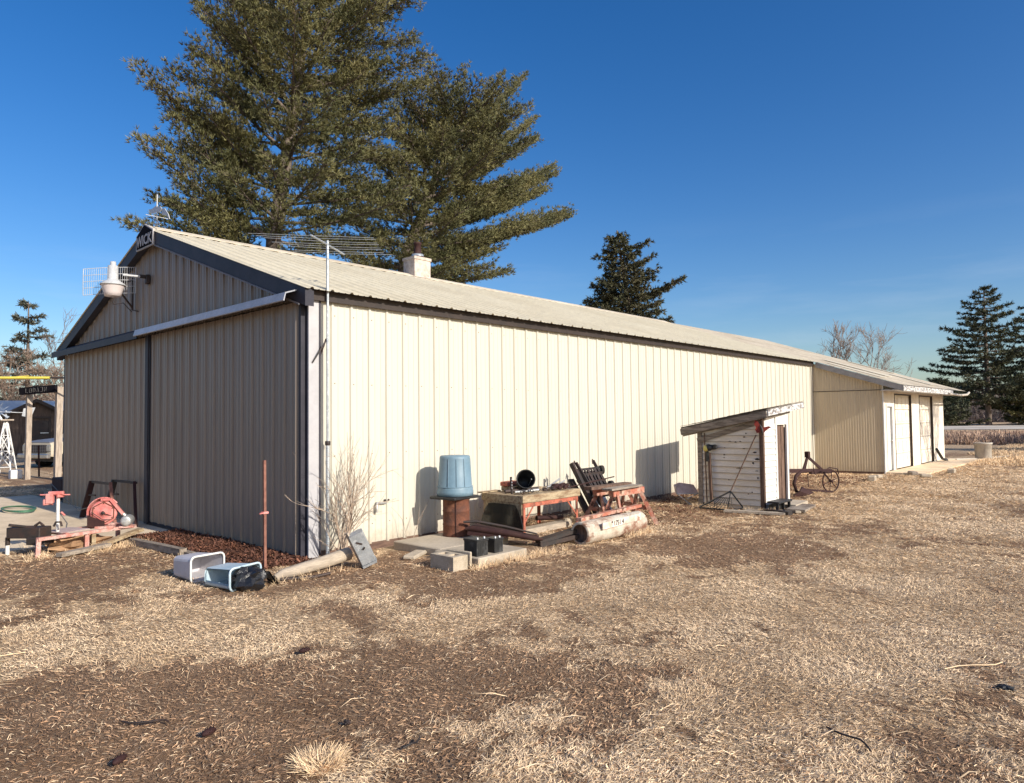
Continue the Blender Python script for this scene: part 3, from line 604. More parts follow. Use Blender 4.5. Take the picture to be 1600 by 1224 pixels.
# things leaning on the shed
bt=thing('butterfly_ornament','red metal butterfly ornament on the front corner of the white shed','ornament',(8.2,-2.74,1.6))
c=V(8.20,-2.76,1.60)
def wing(pts,dx,nm,mt=M['wing']):
    m=MB(); m.prism([c+V(dx*p[0] if dx else -.02,0,0)+V(*( (p[0]*.25,-p[0]*.72,p[1]*.78) )) for p in pts],(-.008,-.003,0)); m.build(nm,mt,bt)
wing([(-.01,.0),(-.10,.17),(-.17,.20),(-.19,.10),(-.15,.02),(-.17,-.04),(-.13,-.12),(-.06,-.11),(-.01,-.04)],0,'wing')
wing([(.01,.02),(.08,.03),(.16,.05),(.22,.02),(.16,-.01),(.10,-.05),(.04,-.12),(.01,-.05)],0,'wing')
m=MB(); m.tube([c+V(-.035,.03,.06),c+V(-.035,0,-.02),c+V(-.035,-.02,-.13)],[.014,.03,.012],8); m.tube([c+V(-.03,.03,.06),c+V(-.03,.10,.19),c+V(-.03,.16,.20)],.005,4); m.tube([c+V(-.03,.02,.06),c+V(-.03,.0,.16)],.005,4); m.build('body',M['dark'],bt)
nt_=thing('landing_net','long handled triangular net with black mesh leaning on the shed','net',(8.1,-2.0,0))
m=MB(); m.tube([(8.17,-2.64,1.47),(8.02,-2.16,.36)],.012,6); m.build('handle',M['woodz'],nt_)
m=MB(); a=V(8.02,-2.16,.36); m.tube([a,V(7.78,-1.60,.03),V(7.72,-1.66,.03),V(7.70,-2.30,.03),V(8.0,-2.42,.06),a],.016,6); m.tube([a,V(7.9,-2.15,.03)],.012,6); m.build('hoop',M['black'],nt_)
m=MB()
for i in range(9):
    t=i/8; e=V(7.75,-1.63-.68*t,.04); m.tube([a.lerp(e,.35),a.lerp(e,.7)-V(0,0,.03),e],.005,4)
for i in range(6):
    t=.4+i*.12; m.tube([a.lerp(V(7.75,-1.63,.04),t),a.lerp(V(7.70,-2.3,.04),t)-V(0,0,.01)],.004,4)
m.build('mesh',M['black'],nt_)
wl=thing('round_gauge','black round gauge with a yellow face on a post at the shed corner','gauge',(8.2,-1.63,0))
m=MB(); m.lathe([(.0,-.005),(.055,0),(.065,.01),(.065,.05),(.0,.05)],(8.10,-1.58,1.19),(.80,-.5,0),18); m.build('face',M['yellow'],wl)
m=MB(); m.lathe([(.0,0),(.07,0),(.07,.06),(.05,.10),(.05,.18),(.0,.19)],(8.14,-1.605,1.20),(.45,-.85,.1),16); m.box(8.13,8.19,-1.82,-1.75,1.18,1.27,.01); m.box(8.13,8.17,-1.64,-1.58,.92,1.14,.01); m.build('housing',M['black'],wl)
m=MB(); m.beam((8.17,-1.68,.0),(8.19,-1.63,1.10),.05,.05); m.beam((8.2,-1.56,.0),(8.22,-1.52,1.5),.02,.02); m.build('post',M['woodz'],wl)
lc=thing('folding_chair','broken low folding chair with faded pink seat behind the shed','chair',(7.95,-.9,0))
CO=V(.42,-.12,0)
m=MB(); m.prism([V(*p)+CO for p in [(7.75,-.75,.22),(8.1,-1.1,.20),(8.15,-.95,.38),(8.0,-.7,.42),(7.85,-.65,.38)]],(.02,.03,.01)); m.build('seat',M['seatpad'],lc)
m=MB()
for p in ([(7.72,-.75,.38),(7.76,-.76,.22),(7.86,-1.02,.0)],[(8.15,-1.15,.26),(7.86,-.95,.12)],[(8.2,-1.2,.32),(8.12,-1.2,.0)],[(7.76,-.76,.21),(8.16,-1.15,.21)]): m.tube([V(*q)+CO for q in p],.010,6)
m.build('frame',M['alu'],lc)
st=thing('low_stool','low black stool in front of the white shed corner','stool',(8.45,-3.0,0))
m=MB(); m.box(8.12,8.78,-3.08,-2.84,.165,.20,.008); m.build('seat',M['black'],st)
for xx in (8.15,8.42,8.72): m=MB(); m.box(xx,xx+.035,-3.05,-3.0,.0,.165); m.build('leg',M['black'],st)
m=MB(); m.box(8.18,8.72,-2.88,-2.86,.0,.14); m.build('rail',M['black'],st)
single(MB().obox((8.2,-2.95,.02),(1.1,.16,.035),rz=-1.15),'plank',M['woodx'],(8.2,-2.95,0),'grey plank lying flat under the low black stool','plank')
single(MB().obox((8.75,-3.25,.05),(1.0,.35,.04),rz=.15),'flat_board',M['wood'],(8.75,-3.2,0),'grey weathered board lying right of the shed front','board')
single(MB().obox((7.75,-2.75,.025),(.16,1.1,.04),rz=.25),'plank',M['palewood'],(7.7,-2.7,0),'pale worn plank on the dirt in front of the net','plank')
single(MB().obox((8.0,-3.1,.035),(.12,.55,.06),rz=-.3),'plank',M['dark'],(8.0,-3.1,0),'short blackened plank before the shed step','plank')
single(MB().obox((8.35,-3.32,.03),(.34,.10,.05),rz=.5,bev=.01),'stone',M['block'],(8.35,-3.3,0),'pale flat stone at the edge of the boards by the shed','stone')
single(MB().obox((9.2,-2.95,.055),(.9,.3,.07),rz=.1),'doorstep',M['conc'],(9.2,-2.95,0),'pale worn doorstep slab at the foot of the shed door','doorstep')

# ------------------------------------------------------------------ old plough right of the shed
pl=thing('walking_plow','dark red rusty tractor plow with a spoked gauge wheel beside the shed','plow',(12,-2.3,0))
wc=V(12.36,-2.62,.27); wn=V(.40,.9,0).normalized(); wx=V(.9,-.40,0).normalized(); wz=V(0,0,1)
m=MB(); R_=.26; pts=[wc+wx*math.cos(2*PI*i/28)*R_+wz*math.sin(2*PI*i/28)*R_ for i in range(29)]; m.tube(pts,.017,6,cap=False); m.build('wheel_rim',M['rustd'],pl)
m=MB()
for i in range(6): a=2*PI*i/6+.3; m.tube([wc,wc+wx*math.cos(a)*R_+wz*math.sin(a)*R_],.009,5)
m.lathe([(.0,-.05),(.03,-.05),(.03,.05),(.0,.05)],wc,wn,10); m.build('wheel_spokes',M['rustd'],pl)
m=MB(); m.beam((10.9,-2.1,.58),(12.5,-2.35,.50),.06,.09); m.beam((12.0,-2.27,.50),(12.75,-2.5,.48),.07,.11); m.build('beam',M['rustd'],pl)
m=MB(); ap=V(12.0,-2.22,.86); m.beam((11.72,-2.2,.52),ap,.03,.06); m.beam((12.45,-2.42,.50),ap,.03,.06); m.beam((12.1,-2.1,.52),ap,.03,.06); m.box(11.94,12.06,-2.27,-2.17,.84,.98,.01); m.build('mast',M['rustd'],pl)
m=MB(); m.tube([(12.0,-2.3,.52),(11.55,-2.22,.53),(11.3,-2.2,.44),(11.18,-2.2,.28),(11.25,-2.22,.10),(11.42,-2.3,.02)],[.035,.04,.04,.04,.035,.03],8); m.build('shank',M['rustd'],pl)
m=MB(); m.add([V(10.8,-2.25,-.02),V(11.02,-2.40,.13),V(11.3,-2.35,.20),V(11.6,-2.5,.05),V(11.3,-2.5,.03)]+[p+V(.02,.04,-.0) for p in [V(10.8,-2.25,-.02),V(11.02,-2.40,.13),V(11.3,-2.35,.20),V(11.6,-2.5,.05),V(11.3,-2.5,.03)]],[(0,4,3,2,1),(5,6,7,8,9),(0,1,6,5),(1,2,7,6),(2,3,8,7),(3,4,9,8),(4,0,5,9)]); m.beam((11.3,-2.35,.14),(12.1,-2.75,.05),.03,.05); m.build('share',M['rustd'],pl)
m=MB(); m.tube([(12.02,-2.35,.6),(11.98,-2.38,.46),(12.05,-2.4,.42)],.012,5); m.build('hook',M['rustd'],pl)
m=MB(); m.tube([(11.75,-2.3,.47),(11.75,-2.32,.16)],.009,5); m.build('drop_rod',M['rustd'],pl)
m=MB(); m.beam(wc,V(12.3,-2.45,.5),.02,.04); m.tube([(12.1,-2.5,.48),(12.3,-2.62,.60),(12.6,-2.7,.55),(12.68,-2.7,.42)],.012,6); m.build('linkage',M['rustd'],pl)
pb=MB(); pb.tube([(10.55,-2.05,.0),(10.6,-2.05,.40)],.05,8); pb.box(10.42,10.78,-2.2,-1.9,.40,.52,.02); pb.add([V(10.45,-2.2,.52),V(10.75,-2.2,.52),V(10.75,-1.9,.52),V(10.45,-1.9,.52),V(10.6,-2.05,.72)],[(0,1,4),(1,2,4),(2,3,4),(3,0,4)])
single(pb,'bird_feeder',M['wood'],(10.6,-2.05,0),'small weathered feeder post half hidden behind the shed door','feeder')

# ------------------------------------------------------------------ slabs, block and batteries
single(MB().box(1.18,2.52,-1.30,-.28,-.1,.10,.012),'paving_slab',M['conc'],(2,-.8,0),'pale concrete slab under the rusty drum against the wall','slab',)
single(MB().box(1.05,1.96,-2.16,-1.32,-.1,.105,.012),'paving_slab',M['conc'],(1.7,-1.7,0),'pale concrete slab with black batteries on its front corner','slab')
cb=MB()
bx=(.66,.98,-2.12,-1.70,0,.17)
for a,b,c,d in [(.66,.90,-2.12,-2.05),(.66,.90,-1.77,-1.70),(.66,.72,-2.05,-1.77),(.84,.90,-2.05,-1.77),(.72,.84,-1.95,-1.87)]: cb.box(a,b,c,d,-.02,.17)
cb.box(.72,.84,-2.05,-1.95,-.02,.14); cb.box(.72,.84,-1.87,-1.77,-.02,.14)
single(cb,'cinder_block',M['block'],(.82,-1.9,0),'loose hollow concrete block in front of the slabs','concrete block')
single(MB().obox((.96,-1.90,.10),(.035,.40,.18),rz=.12,bev=.01),'block_fragment',M['block'],(.78,-2.16,0),'pale broken block face propped on the hollow block','block fragment')
for (a,b,c,d,h,lab) in ((1.10,1.30,-2.08,-1.84,.21,'larger dusty black battery at the slab corner'),(1.42,1.58,-2.08,-1.92,.185,'smaller dusty black battery right of the larger one')):
    t=thing('car_battery',lab,'battery',((a+b)/2,(c+d)/2,.105),'black batteries on the slab')
    m=MB(); m.box(a,b,c,d,.106,.106+h-.02,.006); 
    for i in range(5): m.box(a+.02+i*(b-a-.03)/5,a+.03+i*(b-a-.03)/5,c-.005,c+.001,.13,.106+h-.04)
    m.build('case',M['blackc'],t)
    m=MB(); m.box(a-.006,b+.006,c-.006,d+.006,.106+h-.03,.106+h,.004); m.build('lid',M['black'],t)
    for q in ((a+.04,c+.03),(b-.04,c+.03)): m=MB(); m.lathe([(.014,0),(.012,.025),(.0,.026)],(q[0],q[1],.106+h),n=8); m.build('terminal',M['alu'],t)
single(MB().obox((.95,-1.05,.03),(.45,.18,.06),rz=.5,bev=.02),'stone',M['block'],(.95,-1.05,0),'pale flat stone left of the slabs by the wall foot','stone')
# drum, lid board and upturned bin
dr=thing('steel_drum','rusty brown steel drum standing on the slab by the wall','drum',(2.1,-.62,.1))
m=MB(); m.lathe([(.0,.0),(.20,.0),(.208,.006),(.20,.02),(.20,.16),(.207,.17),(.20,.18),(.20,.36),(.207,.37),(.20,.38),(.20,.53),(.208,.54),(.208,.55),(.0,.55)],(2.1,-.62,.10),n=40); m.build('body',M['rust'],dr)
m=MB(); m.tube([(1.956,-.765,.12),(1.956,-.765,.64)],.008,5); m.build('seam',M['rustd'],dr)
bd=MB(); bd.obox((2.08,-.60,.672),(.56,.50,.04),rz=.12,bev=.01); bd.obox((2.15,-.74,.66),(.60,.08,.03),rz=-.05)
single(bd,'board',M['black'],(2.08,-.6,.65),'black board lying on top of the rusty drum','board')
tc=thing('trash_can','blue grey plastic trash can turned upside down on the drum','trash can',(2.1,-.60,.695))
m=MB(); m.lathe([(.262,.0),(.272,.0),(.275,.06),(.262,.10),(.262,.125),(.255,.13),(.232,.55),(.228,.58),(.212,.595),(.0,.600)],(2.1,-.60,.697),n=48)
m.build('body',M['blue'],tc)
m=MB(); m.lathe([(.262,.125),(.268,.13),(.268,.137),(.255,.14)],(2.1,-.6,.697),n=48)
for a in (3.55,4.05,4.55):
    for h0,h1 in ((.14,.55),):
        r0_=.258;r1_=.234
        m.tube([(2.1+math.cos(a)*r0_,-.60+math.sin(a)*r0_,.697+h0),(2.1+math.cos(a)*r1_,-.60+math.sin(a)*r1_,.697+h1)],.006,5)
m.build('moulded_rib',M['blue'],tc)
m=MB(); m.obox((2.1+.25*math.cos(5.6),-.60+.25*math.sin(5.6),.80),(.03,.14,.05),rz=5.6,bev=.01); m.build('handle',M['blue'],tc)

# ------------------------------------------------------------------ workbench and what lies on it
wb=thing('workbench','orange angle iron workbench with a thick timber top','workbench',(3.7,-.8,0))
X0,X1,Y0,Y1,TZ=2.92,4.28,-1.24,-.38,.655
for xx,yy,sx,sy in ((X0,Y0,1,1),(X1,Y0,-1,1),(X0,Y1,1,-1),(X1,Y1,-1,-1)):
    m=MB(); m.box(min(xx,xx+sx*.045),max(xx,xx+sx*.045),min(yy,yy+sy*.006),max(yy,yy+sy*.006),.0,TZ-.125); m.box(min(xx,xx+sx*.006),max(xx,xx+sx*.006),min(yy+sy*.006,yy+sy*.045),max(yy+sy*.006,yy+sy*.045),.0,TZ-.125); m.build('leg',M['orange'],wb)
m=MB(); m.box(X0,X1,Y0-.006,Y0,TZ-.185,TZ-.12); m.box(X0,X1,Y1,Y1+.006,TZ-.185,TZ-.12); m.box(X0-.006,X0,Y0,Y1,TZ-.185,TZ-.12); m.box(X1,X1+.006,Y0,Y1,TZ-.185,TZ-.12); m.build('rail',M['orange'],wb)
for p,q in (((X0+.02,Y0+.01,.22),(X0+.24,Y0+.01,TZ-.18)),((X1-.02,Y0+.01,.22),(X1-.26,Y0+.01,TZ-.18)),((X0+.01,Y0+.02,.22),(X0+.01,Y0+.22,TZ-.18)),((X0+.02,Y1-.01,.22),(X0+.24,Y1-.01,TZ-.18))):
    m=MB(); m.beam(p,q,.025,.008,up=(0,1,0)); m.build('brace',M['orange'],wb)
m=MB(); m.box(X0-.03,X1+.05,Y0-.02,Y0+.12,TZ-.118,TZ,.006); m.box(X0-.03,X0+.06,Y0+.121,Y1+.02,TZ-.118,TZ-.003,.006)
for i in range(4): m.box(X0+.061,X1+.03,Y0+.122+i*.19,Y0+.122+i*.19+.182,TZ-.06+.004*(i%2),TZ-.015+.005*(i%2),.004)
m.box(X0-.018,X0-.007,Y0+.02,Y1-.02,TZ-.30,TZ-.119); m.box(X0-.12,X0+.30,Y1-.10,Y1+.02,TZ+.0015,TZ+.02); m.build('top',M['timber'],wb)
bk=thing('black_bucket','black plastic bucket tipped on its side on the workbench','bucket',(3.3,-.85,.66))
ax=V(-.62,-.72,.30).normalized(); c0=V(3.52,-.70,.76)
m=MB(); m.lathe([(.0,0),(.115,0),(.118,.02),(.145,.36),(.155,.365),(.155,.385),(.142,.385),(.138,.36),(.108,.03),(.0,.03)],c0,ax,32); m.build('body',M['black'],bk)
m=MB(); q=c0+ax*.10; m.tube([q+V(.05,-.06,-.04),q+ax*.26+V(.06,-.07,.0)],.006,5); m.build('handle',M['alu'],bk)
cm=MB()
cx=[(3.02+.06*i+random.uniform(-.02,.02),-1.12+random.uniform(-.05,.05)) for i in range(15)]
for i,(a,b) in enumerate(cx):
    c=V(a,b,TZ+.035+random.uniform(0,.012)); d=V(random.uniform(-1,1),random.uniform(-1,1),random.uniform(-.6,.6)).normalized(); e=d.orthogonal().normalized()
    cm.tube([c+d*math.cos(t)*.035+e*math.sin(t)*.025 for t in np.linspace(0,2*PI,9)],.007,5,cap=False)
single(cm,'chain',M['dark'],(3.4,-1.1,.66),'heap of dark chain links on the front edge of the workbench','chain')
tm=MB(); tm.beam((2.98,-.95,TZ+.004),(2.97,-.94,TZ+.27),.022,.030)
for i in range(4): tm.m(1).beam((2.965,-.965,TZ+.10+i*.045),(2.955,-.965,TZ+.10+i*.045),.014,.014)
single(tm,'slotted_bar',[M['dark'],M['lilac']],(2.98,-.95,.66),'upright dark bar with a row of holes at the bench left corner','metal bar')
single(MB().obox((3.42,-.50,TZ+.115),(.34,.16,.07),rz=.1,bev=.01),'toolbox',M['orange'],(3.4,-.5,.66),'flat rusty red box behind the black bucket','box')
t=MB(); t.obox((3.45,-.52,TZ+.038),(.30,.25,.07),rz=.2,bev=.01); single(t,'wood_block',M['timber'],(3.45,-.5,.66),'timber block under the rusty red box','wood block')
for i,(a,b,r,mt,lab) in enumerate([((3.0,-.78,TZ+.03),(3.55,-1.0,TZ+.05),.028,'dark','dark iron pipe lying across the left of the workbench'),((3.05,-.95,TZ+.025),(3.38,-1.16,TZ+.05),.022,'alu','grey metal pipe crossing the front of the workbench'),((3.75,-1.0,TZ+.03),(4.28,-.86,TZ+.15),.016,'alu','bright metal bar slanting up at the right of the bench'),((3.78,-1.06,TZ+.03),(4.30,-.95,TZ+.12),.014,'alu','second bright metal bar just below the slanting one'),((4.0,-1.16,TZ+.02),(5.05,-1.45,TZ+.16),.010,'rustd','thin rusty rod sticking out past the bench right end')]):
    m=MB(); m.tube([a,b],r,8); single(m,'metal_pipe' if r>.02 else 'metal_rod',M[mt],a,lab,'pipe' if r>.02 else 'rod')
m=MB()
for i in range(6): 
    c=V(3.82+i*.075,-1.10+.02*(i%2),TZ+.035+.02*(i%2)); m.lathe([(.0,-.03),(.03,-.025),(.045,0),(.03,.025),(.0,.03)],c,(random.uniform(-1,1),random.uniform(-1,1),1),7)
m.obox((4.1,-.98,TZ+.05),(.36,.12,.08),rz=.2,bev=.02)
single(m,'scrap_iron',M['rustd'],(4.0,-1.1,.66),'lumpy rusty scrap iron on the right of the workbench','scrap metal')
# glass leaning on the bench end and the body panel
gl=MB(); poly=[]
for i in range(15):
    a=PI*i/14; poly.append(V(2.86+.02*math.sin(a),-.82-.46*math.cos(a)*1.0,.05+.46*min(1,math.sin(a)*1.25)))
gl.prism(poly,(.012,0,0)); single(gl,'windscreen',M['glass'],(2.86,-.82,0),'dark arched pane of old glass leaning on the workbench end','windscreen')
pn=MB(); 
A_=[V(1.98,-.98,.27),V(2.55,-1.80,.10),V(2.86,-1.60,.10),V(2.3,-.85,.27)]
pn.hexa([p-V(0,0,.012) for p in A_]+A_); pn.tube([V(1.94,-.98,.25),V(2.0,-1.05,.262),V(2.30,-1.45,.19),V(2.55,-1.80,.115),V(2.62,-1.88,.10)],[.02,.038,.045,.035,.01],10); pn.hexa([V(1.96,-1.0,.16),V(2.3,-1.48,.12),V(2.32,-1.46,.12),V(1.98,-.98,.16),V(1.97,-1.01,.25),V(2.30,-1.49,.18),V(2.32,-1.47,.18),V(1.99,-.98,.25)])
single(pn,'car_fender',M['rustd'],(2.3,-1.4,.1),'dark red car body panel propped on the slab before the bench','car panel')
m=MB(); m.tube([(2.0,-.88,.33),(2.15,-1.0,.335),(2.45,-1.30,.25),(2.80,-1.62,.13)],[.018,.022,.02,.012],6); single(m,'metal_strip',M['dark'],(2.3,-1.2,.3),'dark strip of metal lying along the red car panel','metal strip')
# junk under the bench
single(MB().obox((3.75,-.95,.05),(1.25,.20,.09),rz=.04),'timber_sleeper',M['palewood'],(3.7,-.95,0),'pale timber lying under the workbench','timber')
m=MB(); m.beam((3.30,-.55,.02),(3.36,-.42,.50),.05,.05); m.beam((3.55,-.60,.02),(3.30,-.45,.48),.05,.04); m.beam((3.62,-.6,.02),(3.50,-.42,.50),.04,.04); m.box(3.28,3.62,-.66,-.58,.0,.22,.01)
single(m,'iron_stand',M['dark'],(3.45,-.55,0),'black iron stand pushed under the workbench','stand')
m=MB(); m.tube([(3.85,-.7,.17),(4.35,-.85,.14)],.04,8); single(m,'rusty_pipe',M['rustd'],(4.1,-.75,.1),'short dark red pipe lying under the bench right side','pipe')
m=MB(); m.tube([(3.72,-.45,.0),(3.68,-.35,.52)],.008,5); single(m,'thin_stake',M['dark'],(3.7,-.4,0),'thin dark stake leaning behind the workbench','stake')
for i,(a,b,s_) in enumerate(((4.35,-.95,.07),(4.48,-.90,.055),(4.28,-1.02,.045))):
    m=MB(); m.lathe([(.0,-s_),(s_*.8,-s_*.6),(s_,0),(s_*.7,s_*.6),(.0,s_*.8)],(a,b,s_*.9+.02),n=8,smooth=False); single(m,'stone',M['block'],(a,b,0),['largest pale stone by the right leg of the workbench','middle sized pale stone right of the bench leg','smallest pale stone left of the bench leg'][i],'stone','stones by the bench leg')
# dark ladder-like cart frame
cf=thing('roller_frame','tall blackened frame with crossbars and small wheels leaning on the wall','machine frame',(5.2,-.6,0))
m=MB(); m.beam((4.92,-1.25,.0),(4.92,-.62,1.02),.05,.08); m.beam((5.14,-1.32,.0),(5.00,-.66,1.03),.04,.05); m.beam((5.72,-1.0,.30),(5.60,-.60,1.04),.04,.05); m.tube([(4.95,-.66,.98),(4.98,-.64,1.06),(5.03,-.64,1.0)],.012,5); m.tube([(5.56,-.62,.98),(5.58,-.6,1.06),(5.64,-.6,1.0)],.012,5); m.build('upright',M['dark'],cf)
for i,z in enumerate((.42,.55,.68,.80,.90)):
    m=MB(); t=z; yy=-1.24+.6*z; m.beam((4.92,yy,z),(5.66,yy,z+.01),.03,.06 if i%2 else .035); m.build('crossbar',M['dark'] if i!=4 else M['black'],cf)
m=MB()
for i in range(7): m.beam((4.98+i*.10,-.98,.45),(4.98+i*.10,-.70,.92),.07 if i%2 else .04,.02)
m.build('slats',M['dark'],cf)
m=MB(); m.hexa([(5.0,-.86,.58),(5.6,-.86,.58),(5.6,-.84,.58),(5.0,-.84,.58),(5.0,-.70,.86),(5.6,-.70,.86),(5.6,-.68,.86),(5.0,-.68,.86)]); m.build('plate',M['dark'],cf)
for c in ((5.72,-.70,.86),(5.16,-1.10,.56),(5.60,-1.0,.60)):
    m=MB(); m.lathe([(.0,-.035),(.055,-.035),(.085,-.03),(.085,.03),(.055,.035),(.0,.035)],c,(.9,-.4,0),18); w_=m.build('wheel',M['tyre'],cf)
    m=MB(); m.lathe([(.0,-.042),(.03,-.042),(.03,.042),(.0,.042)],c,(.9,-.4,0),10); m.build('hub',M['galv'],w_)
m=MB(); m.beam((5.2,-.66,.80),(5.85,-.66,.84),.03,.03); m.build('axle',M['dark'],cf)
single(MB().beam((4.80,-1.18,.0),(4.98,-.55,.72),.12,.05),'leaning_post',M['dark'],(4.8,-1.2,0),'leftmost blackened plank leaning on the tall machine frame','plank')
single(MB().beam((5.02,-1.30,.0),(5.08,-.66,.72),.10,.05),'leaning_post',M['woodz'],(5.0,-1.3,0),'brown plank leaning on the frame beside the blackened one','plank')
single(MB().beam((5.30,-1.35,.0),(5.25,-.70,.62),.12,.04),'leaning_post',M['dark'],(5.3,-1.35,0),'rightmost blackened plank leaning on the tall machine frame','plank')
single(MB().hexa([(5.35,-.9,.02),(5.75,-1.0,.02),(5.80,-.85,.02),(5.4,-.75,.02),(5.30,-.6,.62),(5.66,-.7,.55),(5.68,-.68,.55),(5.32,-.58,.62)]),'tin_sheet',M['galv'],(5.5,-.8,0),'pale grey tin sheet leaning behind the sawhorses','metal panel')
# sawhorses
def sawhorse(label,a,b,h,mt,spread=.28,cap=None,lean=.16):
    a=V(a[0],a[1],0);b=V(b[0],b[1],0); d=(b-a).normalized(); n=V(-d.y,d.x,0)
    t=thing('sawhorse',label,'sawhorse',tuple((a+b)/2),'sawhorses beside the workbench')
    m=MB(); m.beam(a+V(0,0,h-.05),b+V(0,0,h-.05),.09,.10); m.build('rail',mt,t)
    for p,s in ((a+d*.12,-1),(b-d*.12,1)):
        for k in (-1,1):
            m=MB(); m.beam(p+n*k*.03+V(0,0,h-.06),p+n*k*spread+d*s*lean+V(0,0,.0),.035,.07); m.build('leg',mt,t)
        m=MB(); m.beam(p-n*spread*.55+d*s*lean*.55+V(0,0,h*.45),p+n*spread*.55+d*s*lean*.55+V(0,0,h*.45),.02,.07); m.build('crosspiece',mt,t)
    return t
sawhorse('nearest worn orange sawhorse with a grey plank on its rail',(4.45,-1.80),(5.38,-1.80),.64,M['orangep'],.26)
sawhorse('orange sawhorse standing behind the nearest one',(4.75,-1.25),(5.75,-1.30),.60,M['orangep'],.26)
single(MB().obox((4.75,-1.82,.675),(.95,.20,.03),rz=.03),'plank',M['woodx'],(4.75,-1.8,.64),'grey plank lying on the nearest orange sawhorse','plank')
m=MB(); m.obox((4.95,-1.40,.66),(1.15,.16,.05),rz=-.03); single(m,'plank',M['woodz'],(4.95,-1.4,.6),'brown plank lying across the rear orange sawhorse','plank')
m=MB(); m.beam((5.45,-1.15,.05),(5.95,-1.05,.48),.05,.08); m.beam((5.95,-1.15,.05),(5.55,-1.05,.48),.05,.08); single(m,'cross_trestle',M['palewood'],(5.7,-1.1,0),'pale crossed timber trestle behind the sawhorses','trestle')
# cream pipe with beams
cp=MB(); cp.lathe([(.13,0),(.165,0),(.17,.01),(.17,.55),(.174,.56),(.17,.57),(.17,1.15),(.174,1.16),(.17,1.17),(.17,1.56),(.165,1.57),(.0,1.57)],(3.12,-2.16,.15),(1,0.0,0),36); cp.m(1).lathe([(.13,0),(.15,.05),(.0,.07)],(3.12,-2.16,.15),(1,0,0),36)
single(cp,'culvert_pipe',[M['mud'],M['woodz']],(4,-2.16,0),'large cream and rust stained pipe lying in front of the sawhorses','pipe')
single(MB().beam((3.15,-2.12,.345),(5.05,-1.95,.355),.09,.05),'beam',M['orangep'],(4,-2.05,.3),'long worn orange beam resting on the cream pipe','beam')
M['whitep']=mat('worn_white_plank',(.74,.68,.60),(.55,.42,.33),scale=6,rough=.85,c3=(.30,.14,.09),s3=4,lo3=.60,hi3=.66)
sp_=thing('painted_plank','narrow white plank with dark figures lying against the cream pipe','plank',(4,-2.3,.2))
a=V(3.40,-2.36,.24);b=V(4.50,-2.33,.27); m=MB(); m.beam(a,b,.02,.10,up=(0,.0,1)); m.build('board',M['whitep'],sp_)
text('" 1751 4',.10,(3.80,-2.3615,.22),(PI/2,-.027,.03),M['dark'],'figures',sp_,.002)
single(MB().beam((2.62,-1.78,.06),(3.28,-2.02,.19),.16,.05).beam((2.60,-1.82,.02),(3.2,-2.06,.10),.10,.06),'dark_board',M['dark'],(2.9,-1.9,0),'dark stained board sloping up to the cream pipe mouth','board')
# ------------------------------------------------------------------ in front of the gable
single(MB().beam((-.75,-.22,-.1),(-.76,-.215,1.35),.032,.032),'stake',M['rodrust'],(-.75,-.22,0),'thin rusty square stake standing upright before the sliding door','stake')
m=MB(); m.box(-.79,-.715,-.25,-.18,.685,.715,.006); m.tube([(-.84,-.26,.70),(-.70,-.19,.70)],.011,6); single(m,'clamp',M['pink'],(-.755,-.215,.7),'small red clamp fixed halfway up the rusty stake','clamp')
lg=MB(); lg.tube([(-1.0,-.92,.035),(-.9,-.90,.06),(-.3,-.86,.11),(.06,-.82,.15)],[.04,.062,.078,.082],12); single(lg,'log_post',M['palewood'],(-.5,-.88,0),'peeled pale log lying on the dirt at the barn corner','log')
mbx=thing('mailbox','dented galvanised mailbox leaning upside down against the pale log','mailbox',(.08,-1.08,0))
R=Euler((math.radians(8),math.radians(-24),math.radians(-38))).to_matrix(); c=V(.10,-1.06,.26)
def mbp(x,y,z): return c+R@V(x,y,z)
m=MB(); prof=[(-.085,-.10),(.085,-.10),(.085,.04)]+[(.085*math.cos(a),.04+.06*math.sin(a)) for a in np.linspace(0,PI,9)[1:-1]]+[(-.085,.04)]
m.prism([mbp(x,y,-.20) for x,y in prof],R@V(0,0,.40)); m.build('body',M['galv'],mbx)
m=MB(); m.prism([mbp(x*1.06,y*1.06,-.235) for x,y in prof],R@V(0,0,.03)); m.build('door',M['galv'],mbx)
m=MB(); m.prism([mbp(-.04,-.104,.10),mbp(.02,-.104,.05),mbp(.03,-.104,.065),mbp(-.03,-.104,.115)],R@V(0,-.005,0)); m.prism([mbp(-.01,-.104,.0),mbp(.03,-.104,.02),mbp(.04,-.104,.0),mbp(.01,-.104,-.02)],R@V(0,-.005,0)); m.build('flag',M['dark'],mbx)
m=MB(); m.beam(mbp(-.10,.0,.24),mbp(-.10,.0,-.30),.05,.022,up=(1,0,0)); m.build('mounting_board',M['palewood'],mbx)
